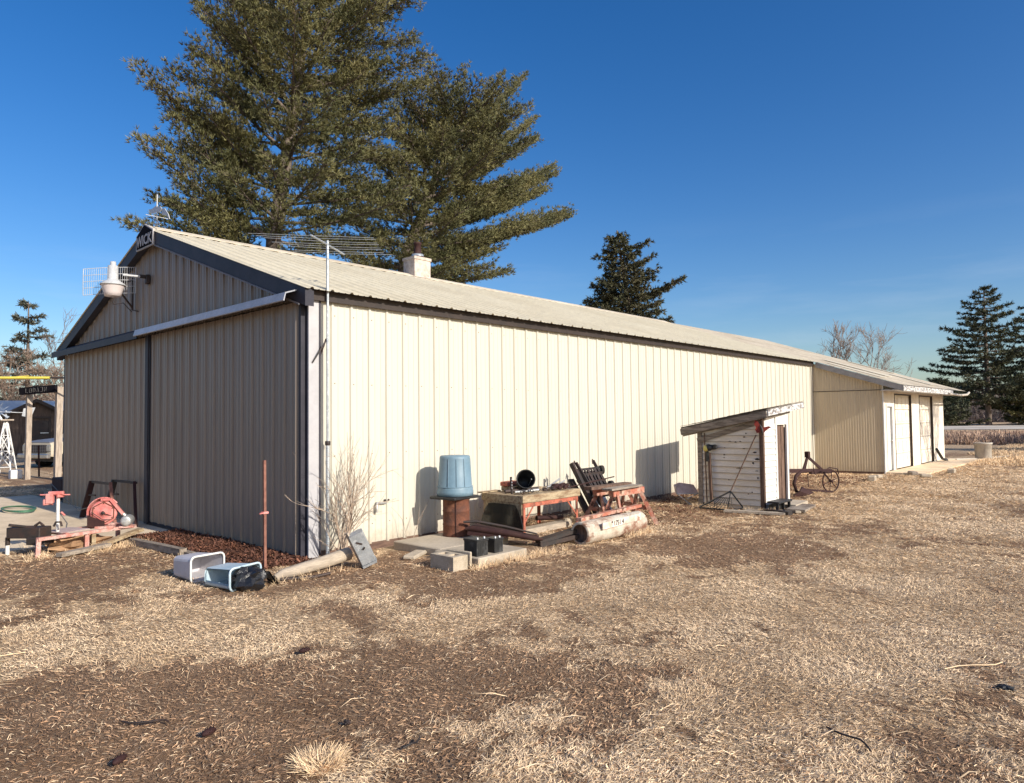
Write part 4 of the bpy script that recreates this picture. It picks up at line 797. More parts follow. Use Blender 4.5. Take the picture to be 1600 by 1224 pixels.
def bin_(name,label,loc,rz,w,d,h,mt,rim,broken=False):
    t=thing(name,label,'bin',loc,'tipped plastic bins'); Rz=Matrix.Rotation(rz,3,'Z'); L=Vector(loc)
    def q(x,y,z): return L+Rz@V(x,y,z)
    m=MB(); th=.012
    # body tapers to the back (y+), opening at y=0
    def ring(y,k,o=0):
        ww=w/2*k-o; z0=(h*(1-k))*.3+o+.005; z1=h*k+ (h*(1-k))*.3-o; r=.05; P=[]
        for cx,cz,a0 in ((ww-r,z0+r,-PI/2),(ww-r,z1-r,0),(-ww+r,z1-r,PI/2),(-ww+r,z0+r,PI)):
            for i in range(4): a=a0+i*PI/6; P.append(q(cx+r*math.cos(a),y,cz+r*math.sin(a)))
        return P
    rings=[ring(0,1),ring(d*.5,.93),ring(d*.97,.86),ring(d,.80)]
    vs=[p for r_ in rings for p in r_]; n=16; fs=[(i*n+j,(i+1)*n+j,(i+1)*n+(j+1)%n,i*n+(j+1)%n) for i in range(3) for j in range(n) if not(broken and i in(0,1) and j in (9,10,11) )]
    fs.append(tuple(3*n+j for j in range(n))[::-1]); m.add(vs,fs)
    inn=[ring(0,1,th),ring(d-.02,.84,th)]; vs=[p for r_ in inn for p in r_]; m.add(vs,[(j,(j+1)%n,n+(j+1)%n,n+j) for j in range(n) if not(broken and j in(9,10,11))]+[tuple(n+j for j in range(n))])
    m.build('body',mt,t)
    m=MB(); P=ring(-.005,1.03); P.append(P[0]); m.tube(P,.013,6,cap=False); m.build('rim',rim,t)
    return t
bin_('plastic_bin','grey white plastic bin tipped on its side with a pale rim',(-1.47,-.23,.0),.12,.40,.44,.285,M['lilac'],M['white'])
bin_('plastic_bin','broken pale blue plastic bin tipped over with black film spilling out',(-1.36,-.93,.0),.28,.42,.44,.235,M['paleblue'],M['paleblue'],True)
def lump(name,mt,c,s,label,cat,seed=1,rz=0,amp=.35):
    random.seed(seed); m=MB(); n=18;k=11; vs=[];R=Matrix.Rotation(rz,3,'Z')
    for i in range(k+1):
        a=PI*i/k-PI/2
        for j in range(n):
            b=2*PI*j/n; d=V(math.cos(a)*math.cos(b),math.cos(a)*math.sin(b),math.sin(a))
            from mathutils import noise
            r=1+amp*noise.noise(d*2.2+V(seed,0,0))+amp*.5*noise.noise(d*6+V(0,seed,0))
            p=R@V(d.x*s[0]*r,d.y*s[1]*r,d.z*s[2]*r)+Vector(c); p.z=max(p.z,-.01); vs.append(p)
    m.add(vs,[(i*n+j,i*n+(j+1)%n,(i+1)*n+(j+1)%n,(i+1)*n+j) for i in range(k) for j in range(n)])
    return single(m,name,mt,(c[0],c[1],0),label,cat)
lump('plastic_film',M['bag'],(-1.38,-1.02,.09),(.15,.20,.14),'crumpled black plastic film spilling from the broken blue bin','plastic film',3,.5,.5)
m=MB(); 
from mathutils import noise as mn
G=[]
for i in range(12):
    for j in range(6):
        p=V(-1.32+.42*i/11,-1.0+.22*j/5-.10*i/11,.05+.10*math.sin(i*.5)+.05*mn.noise(V(i*.7,j*.9,2))+.05*(1-i/11)); G.append(p)
m.add(G,[(i*6+j,(i+1)*6+j,(i+1)*6+j+1,i*6+j+1) for i in range(11) for j in range(5)]); m.add([p-V(0,0,.025) for p in G],[(i*6+j+1,(i+1)*6+j+1,(i+1)*6+j,i*6+j) for i in range(11) for j in range(5)])
single(m,'plastic_sheet',M['bag'],(-1.1,-.95,0),'stiff black plastic sheet sticking out right of the blue bin','plastic sheet')
m=MB(); m.tube([(-.95,-.95,.02),(-.6,-1.12,.015),(-.42,-1.15,.03)],.022,6); single(m,'dark_branch',M['dark'],(-.7,-1.05,0),'dark curved branch on the dirt below the pale log','branch')
single(MB().beam((-1.13,3.15,.035),(-1.02,1.55,.045),.10,.09).beam((-1.05,2.9,.02),(-.95,1.4,.02),.10,.05),'edging_timber',M['woody'],(-1.08,2.3,0),'long grey edging timber beside the red bark chips','timber')
single(MB().beam((-1.72,2.98,.03),(-.86,3.55,.14),.10,.05),'plank',M['timber'],(-1.3,3.2,0),'worn sloping plank under the right end of the red cart','plank')
single(MB().beam((-2.2,2.75,.03),(-1.5,3.0,.05),.12,.05),'plank',M['woodx'],(-1.9,2.9,0),'grey plank on the dirt under the middle of the red cart','plank')
# red machine cart
ct=thing('machine_cart','low faded red machine cart with a fan wheel and motor on it','cart',(-1.7,3.3,0))
m=MB(); m.beam((-2.40,2.98,.245),(-.98,3.48,.215),.06,.045); m.beam((-2.42,3.45,.25),(-1.1,3.95,.22),.06,.045); m.beam((-.98,3.46,.215),(-1.12,3.95,.215),.05,.045); m.beam((-2.0,3.12,.25),(-2.1,3.6,.25),.05,.04)
m.build('frame',M['pinkp'],ct)
m=MB(); m.hexa([(-2.05,3.2,.262),(-1.65,3.33,.262),(-1.80,3.75,.262),(-2.2,3.6,.262),(-2.05,3.2,.272),(-1.65,3.33,.272),(-1.80,3.75,.272),(-2.2,3.6,.272)]); m.build('deck_plate',M['seatpad'],ct)
for p,q,mt in (((-2.38,3.0,.24),(-2.40,2.97,.0),'pinkp'),((-1.72,3.24,.23),(-1.72,3.24,.0),'pinkp'),((-1.62,3.28,.23),(-1.62,3.28,.0),'timber'),((-1.1,3.85,.2),(-1.1,3.85,-.05),'pinkp')):
    m=MB(); m.beam(p,q,.055,.055); m.build('leg',M[mt],ct)
m=MB(); m.obox((-2.39,3.45,.30),(.50,.24,.15),rz=-.9,bev=.01); m.obox((-2.30,3.25,.19),(.28,.20,.10),rz=-.9,bev=.01); m.build('toolbox',M['dark'],ct)
m=MB(); m.tube([(-2.60,3.65,.23),(-2.60,3.65,.12)],.03,8); m.m(1).tube([(-2.60,3.65,.12),(-2.60,3.65,-.05)],.028,8); m.build('leg',[M['dark'],M['white']],ct)
m=MB(); m.tube([(-2.05,3.4,.26),(-2.05,3.4,.80)],.024,8); m.build('pole',M['white'],ct)
m=MB(); m.obox((-2.08,3.38,.83),(.20,.06,.05),rz=-.6,bev=.01); m.obox((-2.15,3.42,.75),(.10,.09,.15),rz=-.6,bev=.015); m.obox((-2.20,3.46,.70),(.05,.07,.09),rz=-.2,bev=.01); m.obox((-2.03,3.36,.79),(.11,.05,.05),rz=.3,bev=.01); m.tube([(-2.24,3.36,.68),(-2.10,3.46,.66)],.008,6); m.tube([(-2.25,3.5,.81),(-1.93,3.28,.80)],.011,6); m.tube([(-2.02,3.36,.55),(-1.98,3.33,.50)],.015,6); m.build('vise',M['pink'],ct)
fc_=V(-1.43,3.45,.475); fa=V(-.50,-.86,0).normalized(); fx=V(.86,-.50,0).normalized()
m=MB(); m.lathe([(.0,.05),(.035,.05),(.04,.035),(.10,.03),(.175,.03),(.185,.015),(.185,-.015),(.175,-.03),(.0,-.03)],fc_,fa,36); 
m.build('fan_wheel',M['pink'],ct)
m=MB(); P=[fc_+fx*math.cos(a)*.205+V(0,0,1)*math.sin(a)*.205-fa*.07 for a in np.linspace(.65,3.5,14)]
for a,b in zip(P[:-1],P[1:]): m.beam(a,b,.15,.014,up=tuple((a+b)/2-fc_))
P=[fc_-fx*.03+V(0,0,.20)-fa*-.02,fc_+fx*.10+V(0,0,.20)+fa*.03,fc_+fx*.27+V(0,0,-.03)+fa*.03]
for a,b in zip(P[:-1],P[1:]): m.beam(a,b,.06,.035)
m.build('wheel_housing',M['pink'],ct)
m=MB(); m.lathe([(.0,.056),(.028,.056),(.028,.05),(.0,.05)],fc_,fa,12); m.build('axle_hole',M['dark'],ct)
m=MB(); hx=[fc_+fx*math.cos(k*PI/3+.5)*.165+V(0,0,1)*math.sin(k*PI/3+.5)*.165+fa*.034 for k in range(7)]
for k in range(6): m.beam(hx[k],hx[k+1],.012,.012,up=tuple(fa))
for k in range(6): m.lathe([(.0,.008),(.009,.008),(.009,0)],hx[k]*.86+(fc_+fa*.034)*.14,fa,6)
m.build('cover_flange',M['rust'],ct)
m=MB(); m.tube([fc_+fx*.03+fa*.07+V(0,0,-.01),mc_ if False else V(-1.18,3.42,.36)+fa*.06,fc_+fa*.07+V(0,0,-.10),fc_-fx*.15+fa*.07+V(0,0,.02)],.006,5); m.build('drive_belt',M['black'],ct)
m=MB(); b=fc_+fa*.06; m.prism([b-fx*.21+V(0,0,-.205),b+fx*.02+V(0,0,-.205),b+fx*.02+V(0,0,-.13),b-fx*.21+V(0,0,-.03)],-fa*.04); m.build('bracket',M['rustd'],ct)
m=MB(); mc=V(-1.13,3.36,.33); m.lathe([(.0,.11),(.05,.11),(.075,.10),(.082,.07),(.082,-.12),(.07,-.14),(.0,-.14)],mc,fa,20); m.tube([mc+V(-.02,.02,.07),mc+V(-.06,.05,.12)],.03,6); m.build('motor',M['alu'],ct)
m=MB(); m.obox(tuple(mc-fx*.0+V(0,0,-.09)),(.20,.16,.03),rz=-.5); m.obox((-1.42,3.42,.26),(.25,.14,.035),rz=-.5); m.build('motor_base',M['pinkp'],ct)
single(MB().tube([(-2.62,3.5,.42),(-2.45,3.4,.385),(-2.35,3.3,.37)],.02,7).tube([(-2.33,3.42,.38),(-2.28,3.38,.43),(-2.24,3.34,.38)],.018,6),'tool_handle',M['dark'],(-2.45,3.4,.37),'dark tool with a worn handle lying on the cart left box','tool')
single(MB().tube([(-2.12,3.32,.36),(-2.10,3.30,.42),(-2.05,3.26,.42),(-2.04,3.24,.36)],.015,6),'steel_loop',M['dark'],(-2.1,3.3,.37),'small dark steel loop on the cart beside the tool','loop')
lump('scrap_heap',M['litter'],(-1.75,3.55,.02),(.45,.25,.13),'dark heap of scrap and rubbish under the red cart','scrap',5,.3,.6)
# steel frames leaning at the door
def aframe(label,y0,y1,x,z,mt,legm,splay):
    t=thing('iron_trestle',label,'trestle',(x,(y0+y1)/2,-.1),'steel frames leaning at the sliding door')
    m=MB(); m.beam((x,y0,z),(x+.02,y1,z+.01),.05,.04); m.build('top_bar',mt,t)
    for y,s,mm in ((y0,splay*.02,legm[0]),(y1,-splay,legm[1])):
        m=MB(); m.beam((x,y+(.02 if y==y1 else -.02),z+.015),(x-.18,y+s,-.12),.05,.10); m.build('leg',mm,t)
    m=MB(); m.beam((x-.06,y0-.01+.06,z-.26),(x-.06,(y0*.62+y1*.38),z-.24),.03,.03); m.build('crossbar',mt,t)
aframe('front dark steel frame with one rusty leg leaning at the door',7.45,6.35,-.42,.66,M['dark'],(M['rustd'],M['rodrust']),.85)
aframe('rear dark steel frame nearest the gap between the sliding doors',6.85,5.75,-.20,.70,M['dark'],(M['dark'],M['rustd']),.62)
# wire, hose, box
m=MB(); P=[V(.0,11.1,.5)]
m.tube([(-.2,11.2,.42),(-.55,8.6,.22),(-1.0,6.2,.25),(-1.4,4.2,.50),(-1.32,3.6,.30)],.008,5); single(m,'black_cable',M['black'],(-.6,8,0),'black cable sagging from the barn corner to the red cart','cable')
m=MB(); 
for k in range(3): m.tube([(-1.15+.25*math.cos(a)*(1+.08*k),9.75+.7*math.sin(a)*(1-.07*k),.0+.012*k) for a in np.linspace(0,2*PI,22)],.012,6,cap=False)
single(m,'garden_hose',M['hose'],(-1.15,9.85,0),'green garden hose coiled on the concrete left of the barn','hose')
single(MB().box(.35,.80,12.4,13.3,-.15,.42,.02),'red_box',M['rustd'],(.55,12.9,-.1),'dark red steel box standing at the far left barn corner','box')
m=MB(); m.beam((1.0,14.2,-.1),(1.02,14.2,1.55),.06,.06); m.beam((1.22,14.4,-.1),(1.2,14.4,1.75),.05,.05); m.beam((1.0,14.2,1.0),(1.22,14.4,1.0),.03,.05); single(m,'narrow_rack',M['woodz'],(1.1,14.3,-.1),'narrow brown wooden rack behind the left barn corner','rack')
# timber arch with a name board
ga=thing('entry_arch','pale timber post arch with a black lettered board across the top','arch',(1.9,20.6,-.1))
for (x,y,w,h) in ((1.62,21.4,.20,2.95),(2.22,20.1,.24,3.15)):
    m=MB(); m.beam((x,y,-.15),(x+.03,y,h),w,w*.8); m.build('post',M['postwood'],ga)
a=V(1.42,21.6,3.02);b=V(2.10,19.9,3.08); m=MB(); m.beam(a,b,.10,.26); m.build('name_board',M['signface'],ga)
dd=(b-a).normalized(); m=MB(); nn=V(-dd.y,dd.x,0)*-1
if nn.x*(-1)<0 and nn.dot(V(-6,-28,0))<0: nn=-nn
for k,(s,pts) in enumerate([(0,[(0,1),(0,0),(.5,0)]),(1,[(0,0),(0,.9),(.5,.9),(.5,0),(0,0)]),(2,[(0,1),(0,0),(.5,.2),(.5,.8),(0,1)]),(3,[(0,0),(.25,1),(.5,0)]),(4,[(0,1),(.5,1),(.5,0),(0,0)]),(5,[(0,0),(0,1),(.5,0),(.5,1)])]):
    base=a+dd*(.36+k*.19)+nn*.056+V(0,0,-.07)
    m.tube([base+dd*p[0]*.2+V(0,0,p[1]*.15) for p in pts],.010,4)
m.build('lettering',M['dimletter'],ga)
# windmill ornament
wm=thing('garden_windmill','small white lattice garden windmill left of the timber arch','windmill',(1.75,25.3,-.1))
m=MB(); cx,cy=1.78,25.4; H=2.0
L4=[V(cx-.42,cy-.1,0),V(cx+.1,cy-.42,0),V(cx+.42,cy+.1,0),V(cx-.1,cy+.42,0)]
T4=[V(cx,cy,0)+(p-V(cx,cy,0))*.12+V(0,0,H) for p in L4]; L4=[p-V(0,0,.1) for p in L4]
for p,q_ in zip(L4,T4): m.beam(p,q_,.04,.04)
for k in (0,1,2):
    f0=.12+.3*k;f1=.42+.28*k
    for i in range(4):
        m.beam(L4[i].lerp(T4[i],f0),L4[(i+1)%4].lerp(T4[(i+1)%4],f1),.03,.03); m.beam(L4[(i+1)%4].lerp(T4[(i+1)%4],f0),L4[i].lerp(T4[i],f1),.03,.03); m.beam(L4[i].lerp(T4[i],f0),L4[(i+1)%4].lerp(T4[(i+1)%4],f0),.03,.03)
m.build('tower',M['white'],wm)
m=MB(); m.box(cx-.22,cx+.22,cy-.22,cy+.22,H,H+.05); m.build('platform',M['postwood'],wm)
m=MB(); m.tube([(cx,cy,H),(cx,cy,H+.4)],.03,6); m.tube([(cx-.25,cy+.05,H+.35),(cx+.65,cy-.45,H+.3)],.018,6); m.prism([(cx+.45,cy-.35,H+.18),(cx+.72,cy-.5,H+.10),(cx+.85,cy-.58,H+.52),(cx+.50,cy-.38,H+.48)],(.012,.02,0)); m.build('tail_vane',M['vane'],wm)
m=MB(); hc=V(cx-.25,cy+.05,H+.35)
for i in range(10):
    a=2*PI*i/10; d=V(.55*math.cos(a)*.68,-.55*math.cos(a)*.5-.0,math.sin(a)*.38); m.add([hc+d*.2,hc+d+V(.03,0,.03),hc+d*.95+V(-.03,0,-.05)],[(0,1,2)])
m.build('blades',M['galv'],wm)
single(MB().box(1.30,1.66,22.2,22.55,-.15,.18,.02),'white_block',M['white'],(1.48,22.4,-.1),'white square block on the grass below the garden windmill','block')
m=MB(); m.beam((1.9,22.3,-.1),(1.85,22.3,1.3),.05,.05); m.beam((2.15,22.1,-.1),(2.12,22.1,1.05),.05,.05); m.beam((1.9,22.3,.5),(2.15,22.1,.5),.04,.04); single(m,'thin_posts',M['rustd'],(2.0,22.2,-.1),'pair of thin dark rusty posts joined by a bar near the arch','posts')
# yellow pole
m=MB(); m.tube([(-1.2,22.5,3.46),(1.79,19.44,3.42)],.05,8); m.m(1).tube([(1.79,19.44,3.42),(2.6,18.6,3.40)],.03,6); m.tube([(-1.2,22.5,3.46),(-1.2,22.5,-.1)],.06,8); m.m(0).tube([(.9,20.35,3.46),(1.3,19.95,3.50)],.012,4)
single(m,'yellow_boom',[M['yellowp'],M['dark']],(-1.2,22.5,-.1),'long yellow pipe boom running level above the timber arch','boom')
# pickup truck (built nose to -Y, then turned)
def pickup():
    t=thing('pickup_truck','old beige pickup truck with grey hood parked behind the timber arch','truck',(0,0,0))
    m=MB()
    def loft(secs,mt,name,par=t,cap=True):
        m=MB(); n=len(secs[0]); vs=[p for s_ in secs for p in s_]; fs=[(i*n+j,i*n+(j+1)%n,(i+1)*n+(j+1)%n,(i+1)*n+j) for i in range(len(secs)-1) for j in range(n)]
        if cap: fs+= [tuple(range(n))[::-1],tuple(range(len(vs)-n,len(vs)))]
        m.add(vs,fs); return m.build(name,mt,par)
    def sec(y,w,z0,z1,r=.08): return [(-w+r*.3,y,z0),(w-r*.3,y,z0),(w,y,z0+r),(w,y,z1-r),(w-r,y,z1),(-w+r,y,z1),(-w,y,z1-r),(-w,y,z0+r)]
    loft([sec(.10,.93,.52,1.04),sec(.2,.97,.50,1.08),sec(1.5,.98,.45,1.12),sec(3.6,.98,.45,1.12),sec(5.3,.97,.5,1.08)],M['truckb'],'body')
    loft([sec(.12,.80,1.03,1.09,.03),sec(.6,.86,1.06,1.16,.04),sec(1.5,.88,1.1,1.24,.04)],M['hood'],'hood')
    loft([sec(1.5,.84,1.12,1.2),sec(1.95,.74,1.15,1.78,.1),sec(3.1,.74,1.15,1.82,.1),sec(3.3,.8,1.1,1.3)],M['truckb'],'cab')
    m=MB(); m.add([(-.72,1.56,1.26),(.72,1.56,1.26),(.64,1.92,1.70),(-.64,1.92,1.70)],[(0,1,2,3)]); m.build('windscreen',M['glass'],t)
    m=MB(); m.box(-.66,.66,.07,.11,.66,.98,.01); g=m.build('grille',M['dark'],t)
    m=MB()
    for i in range(5): m.box(-.64,.64,.052,.069,.69+i*.06,.70+i*.06)
    for i in range(9): m.box(-.6+i*.15,-.585+i*.15,.050,.0515,.68,.97)
    m.build('grille_bars',M['hood'],g)
    for s in (-1,1):
        m=MB(); m.box(s*.79-.12,s*.79+.12,.06,.12,.72,.96,.02); m.build('headlight',M['chrome'],t)
    m=MB(); m.box(-1.0,1.0,-.10,.06,.44,.62,.03); m.build('bumper',M['chrome'],t)
    m=MB(); m.box(-.9,.9,.3,5.0,.30,.46); m.build('underbody',M['black'],t)
    for x in (-.86,.86):
        for y in (.95,4.2):
            m=MB(); m.lathe([(.20,-.11),(.34,-.11),(.37,-.07),(.37,.07),(.34,.11),(.20,.11)],(x,y,.37),(1,0,0),28); m.lathe([(.0,.112),(.43,.112),(.43,.118),(.0,.118)],(x+(0.0),y,.45),(1 if x>0 else -1,0,0),24) if 0 else None
            w_=m.build('wheel',M['tyre'],t); m=MB(); m.lathe([(.0,-.09),(.2,-.10),(.2,.10),(.0,.09)],(x,y,.37),(1,0,0),16); m.build('hub',M['chrome'],w_)
            m=MB(); s=1 if x>0 else -1; P=[(x+s*.125,y+.46*math.cos(a),.42+.46*math.sin(a)) for a in np.linspace(-.3,PI+.3,12)]; m.prism(P,(s*.004,0,0)); m.build('wheel_arch',M['black'],t)
    return t
tk=pickup(); tk.location=(3.3,27.75,-.12); tk.rotation_euler=(0,0,math.radians(-72)); tk.scale=(1.06,1.06,1.08)
# old sheds beyond
def gable_shed(name,label,loc,rz,w,d,h,rh,door=True,wallm='oldwall',roofm='shingle'):
    t=thing(name,label,'shed',(0,0,0)); wm_=M[wallm]
    m=MB(); m.prism([(-w/2,0,-.2),(w/2,0,-.2),(w/2,0,h),(0,0,h+rh),(-w/2,0,h)],(0,d,0)); m.build('wall',wm_,t)
    m=MB(); k=rh/(w/2); e=.35
    for s in (-1,1): m.prism([(0,-.35,h+rh+.02),(s*(w/2+e),-.35,h-e*k+.02),(s*(w/2+e),-.35,h-e*k+.11),(0,-.35,h+rh+.12)],(0,d+.7,0))
    m.build('roof',M[roofm],t)
    m=MB()
    for s in (-1,1): m.prism([(0,-.38,h+rh+.1),(s*(w/2+e),-.38,h-e*k+.09),(s*(w/2+e),-.38,h-e*k-.1),(0,-.38,h+rh-.1)],(0,.028,0))
    m.build('rake_board',M['brown'],t)
    if door:
        m=MB(); m.box(-.45,.62,-.05,-.002,-.1,2.15,.01); dd_=m.build('door',M['dark'],t)
        m=MB(); m.box(-.57,-.45,-.07,-.003,-.1,2.3); m.box(.62,.74,-.07,-.003,-.1,2.3); m.box(-.57,.74,-.07,-.004,2.3,2.42); m.build('door_frame',M['brown'],dd_)
        m=MB(); m.box(.2,.62,-.075,-.051,1.38,1.44); m.build('door_latch',M['galv'],dd_)
    t.location=loc; t.rotation_euler=(0,0,rz); return t
gable_shed('wooden_shed','dark brown plank shed with a gable end behind the parked truck',(6.75,42.2,-.1),math.radians(-12),4.6,6,2.15,1.25)
t=gable_shed('long_shed','long low shed with a pale metal roof behind the brown plank shed',(-6.0,51,-.1),math.radians(-100),6.5,30,1.9,1.55,False,'oldwall','palroof')
gable_shed('wooden_shed','low brown shed with a pale roof at the left picture edge',(3.0,44,-.1),math.radians(-14),4.5,5,1.9,1.1,False)

# ------------------------------------------------------------------ right hand yard
bk2=thing('white_tub','weathered white plastic tub standing in the grass beyond the garage','tub',(28.6,-3.15,0))
m=MB(); m.lathe([(.0,0),(.27,0),(.28,.02),(.30,.60),(.325,.61),(.33,.68),(.31,.685),(.30,.62),(.26,.05),(.0,.05)],(28.6,-3.15,0),n=32); m.build('body',M['tub'],bk2)
m=MB(); 
for i in range(14): m.tube([(28.6+random.uniform(-.15,.15),-3.15+random.uniform(-.15,.15),.5),(28.6+random.uniform(-.3,.3),-3.15+random.uniform(-.3,.3),.68+random.uniform(.05,.22))],.008,4)
tag(m.build('dead_plant',M['weed'],loc=(28.6,-3.15,0)),'dead brown plant sprouting from the white tub','plant')
for i,(a,b,s1,s2,h,rz,lab) in enumerate([(16.05,-2.50,.38,.20,.16,.2,'tan brick block left of the garage wing base'),(17.2,-2.35,.30,.16,.10,-.2,'half buried stone below the garage wing corner'),(18.9,-2.85,.42,.20,.12,.5,'dark rough stone at the corner of the garage apron'),(20.3,-3.6,.36,.22,.15,.1,'rough stone on the edge of the garage apron'),(18.2,-3.35,.20,.3,.10,.4,'low flat stone in the dirt before the garage apron')]):
    single(MB().obox((a,b,h/2-.01),(s1,s2,h),rz=rz,bev=.03),'stone',M['block' if i!=2 else 'wood'],(a,b,0),lab,'stone')
m=MB(); m.tube([(27.0,-2.5,.05),(28.2,-2.9,.03),(29.4,-3.4,.03),(30.8,-3.7,.04)],.04,6); single(m,'drain_pipe',M['tub'],(28.5,-3,0),'pale bent drain pipe lying on the ground by the white tub','pipe')

# ------------------------------------------------------------------ vegetation
def blades(C,D,per,L,w,spread,rng,lvar=.4):
    N=len(C)*per; c=np.repeat(C,per,0); d=np.repeat(D,per,0)+rng.normal(0,spread,(N,3)); d/=np.linalg.norm(d,axis=1,keepdims=True)+1e-9
    s=np.cross(d,rng.normal(0,1,(N,3))); s/=np.linalg.norm(s,axis=1,keepdims=True)+1e-9
    l=(L*(1-lvar+2*lvar*rng.random(N)))[:,None]
    p0=c-s*w/2;p1=c+s*w/2;p2=c+d*l
    V_=np.stack([p0,p1,p2+s*w*.15,p2-s*w*.15],1).reshape(-1,3)
    return V_
def quads(name,V_,mats,parent=None):
    n=len(V_)//4; return npmesh(name,V_,np.arange(n*4),np.full(n,4),mats,parent)
def curve(p0,tip,sag,n=9,up=.0):
    p0=np.array(p0,float);tip=np.array(tip,float); L=np.linalg.norm(tip-p0); c=(p0+tip)/2+np.array([0,0,-sag*L]); t=np.linspace(0,1,n)[:,None]
    P=(1-t)**2*p0+2*t*(1-t)*c+t**2*tip; return P
def pine(name,label,base,trunk,tr,limbs,needle,bark,rng,bl=.30,step=.17,tstep=.13,per=11,nl=.16,nw=.027,group=None,lift=.45,t0=.22,droop=0.0,cat='tree',jit=.09):
    t=thing(name,label,cat,tuple(base),group); B=np.array(base)
    m=MB(); m.tube([tuple(p) for p in trunk],list(tr),10)
    Cs=[];Ds=[]
    for (p0,tip,sag,r) in limbs:
        P=curve(p0,tip,sag,9); L=np.linalg.norm(P[-1]-P[0]); m.tube([tuple(q) for q in P],[r*(1-.85*i/8) for i in range(9)],5,cap=False)
        n=max(4,int(L/step))
        for i in range(n):
            tt=t0+(1-t0)*(i+rng.random())/n; f=tt*8; k=min(int(f),7); q=P[k]+(P[k+1]-P[k])*(f-k); d=P[k+1]-P[k]; d/=np.linalg.norm(d)
            side=np.cross(d,[0,0,1]); side/=np.linalg.norm(side)+1e-6
            for s in (-1,1):
                ln=(bl*L*(1-tt)**.6*.9+.30)*(.6+.7*rng.random()); dd=d*(.55+.4*rng.random())+side*s*(.5+.6*rng.random())+np.array([0,0,(lift-droop)*(.0+1.0*rng.random())-droop*.3]); dd/=np.linalg.norm(dd)
                e=q+dd*ln; 
                if rng.random()<.5: m.tube([tuple(q),tuple(e)],[.014,.005],3,cap=False)
                kk=max(2,int(ln/tstep)); ts=(np.arange(kk)+rng.random(kk))/kk; 
                pts=q+dd*ln*ts[:,None]+rng.normal(0,jit,(kk,3))
                Cs.append(pts); Ds.append(np.tile(dd*.8+np.array([0,0,.45*lift]),(kk,1)))
        Cs.append(P[-1:]);Ds.append((d+np.array([0,0,.3]))[None])
    m2=m.build('trunk',bark,None); 
    for v in m2.data.vertices: v.co-=Vector(base)
    m2.parent=t
    C=np.concatenate(Cs);D=np.concatenate(Ds)
    quads('crown',blades(C-B,D,per,nl,nw,.45,rng),[needle],t)
    return t
rng=np.random.default_rng(11)
def tint(z,pts):
    zs=[p[0] for p in pts]; return np.array([np.interp(z,zs,[p[k] for p in pts]) for k in (1,2,3)])
# the big pine behind the barn, left stem
tA=[(0,8.3,17,-.1),(5,8.5,17,0),(9,8.7,17.0,0),(14,9.6,17.2,0),(18,10.2,17.2,0),(21.6,10.6,17.3,0)]
trunkA=[(p[1],p[2],p[0] if i else -.1) for i,p in enumerate(tA)]
def onA(z): return np.array([np.interp(z,[p[0] for p in tA],[p[1] for p in tA]),np.interp(z,[p[0] for p in tA],[p[2] for p in tA]),z])
limbs=[]
for (x,y,z) in [(3.4,17,8.6),(4.2,16.5,8.9),(3.7,17,11.6),(3.6,17.,14.1),(4.5,16.4,12.4),(5.5,17,15.1),(5.8,17,17.1),(4.7,16.2,10.1),(4.8,17.5,13.4),(6.2,16.8,16.6),(5.2,16,13.2),(6.6,17,18.6),(6.2,17,19.4),(6.6,17,20.6),(7.6,17,21.3),(11.3,17,21.9),(13.5,17,21.0),(8.4,17,21.9),(12.9,16.8,20.2),(14.2,17,18.2),(14.8,17,16.9),(12.4,17,21.2)]:
    limbs.append((onA(max(8.2,z-2.1-.12*abs(x-8))),(x,y,z),.06,.09))
for i in range(90):
    z=7.8+(i/90)*13.4; az=i*2.399963; 
    R=np.interp(z,[7,10,14,17,19.5,21.5],[4.8,5.4,5.8,5.4,4.8,3.0])*(.55+.55*rng.random()**.7)
    dx,dy=math.cos(az)*R,math.sin(az)*R
    if dx<0: dx*=.78
    if dx>0: dx*=1.08
    p0=onA(z); limbs.append((p0,(p0[0]+dx,p0[1]+dy*.9,z+R*np.interp(z,[7,14,24],[.12,.38,.6])*(.6+.7*rng.random())),.07,.07))
pine('pine_tree','huge olive green pine rising left behind the barn roof','',trunkA,[.34,.31,.28,.22,.13,.04],limbs,M['needle'],M['bark'],rng) if 0 else pine('pine_tree','huge olive green pine rising left behind the barn roof',(8.4,17,-.1),trunkA,[.34,.31,.28,.22,.13,.04],limbs,M['needle'],M['bark'],rng)
tB=[(0,15.3,18.2),(5,15.5,18.2),(9.5,16.1,18.1),(13,17.6,18.0),(16.2,19.2,18.0),(18.6,20.2,18)]
trunkB=[(p[1],p[2],p[0] if i else -.1) for i,p in enumerate(tB)]
def onB(z): return np.array([np.interp(z,[p[0] for p in tB],[p[1] for p in tB]),np.interp(z,[p[0] for p in tB],[p[2] for p in tB]),z])
limbs=[]
for (x,y,z,b) in [(28.4,18,14.4,9.6),(27.9,17.4,13.9,9.8),(27.0,18,16.8,11.5),(26.6,17.3,16.2,11.3),(25.4,18,19.2,13.5),(24.5,18,21.5,15.5),(22.8,18,21.0,16),(19.9,18,20.3,14.6),(16.8,17.6,19.3,12.5),(22.9,17.5,9.9,8.3),(24.6,18,12.8,9.2),(21.6,17,10.9,8.6),(26.0,18,15.2,10.8),(18.5,18,19.6,13.5),(24.5,17,17.5,12.8),(23.8,19,18.8,14),(25.3,17,14.8,10.8)]:
    limbs.append((onB(b),(x,y,z),.05,.10))
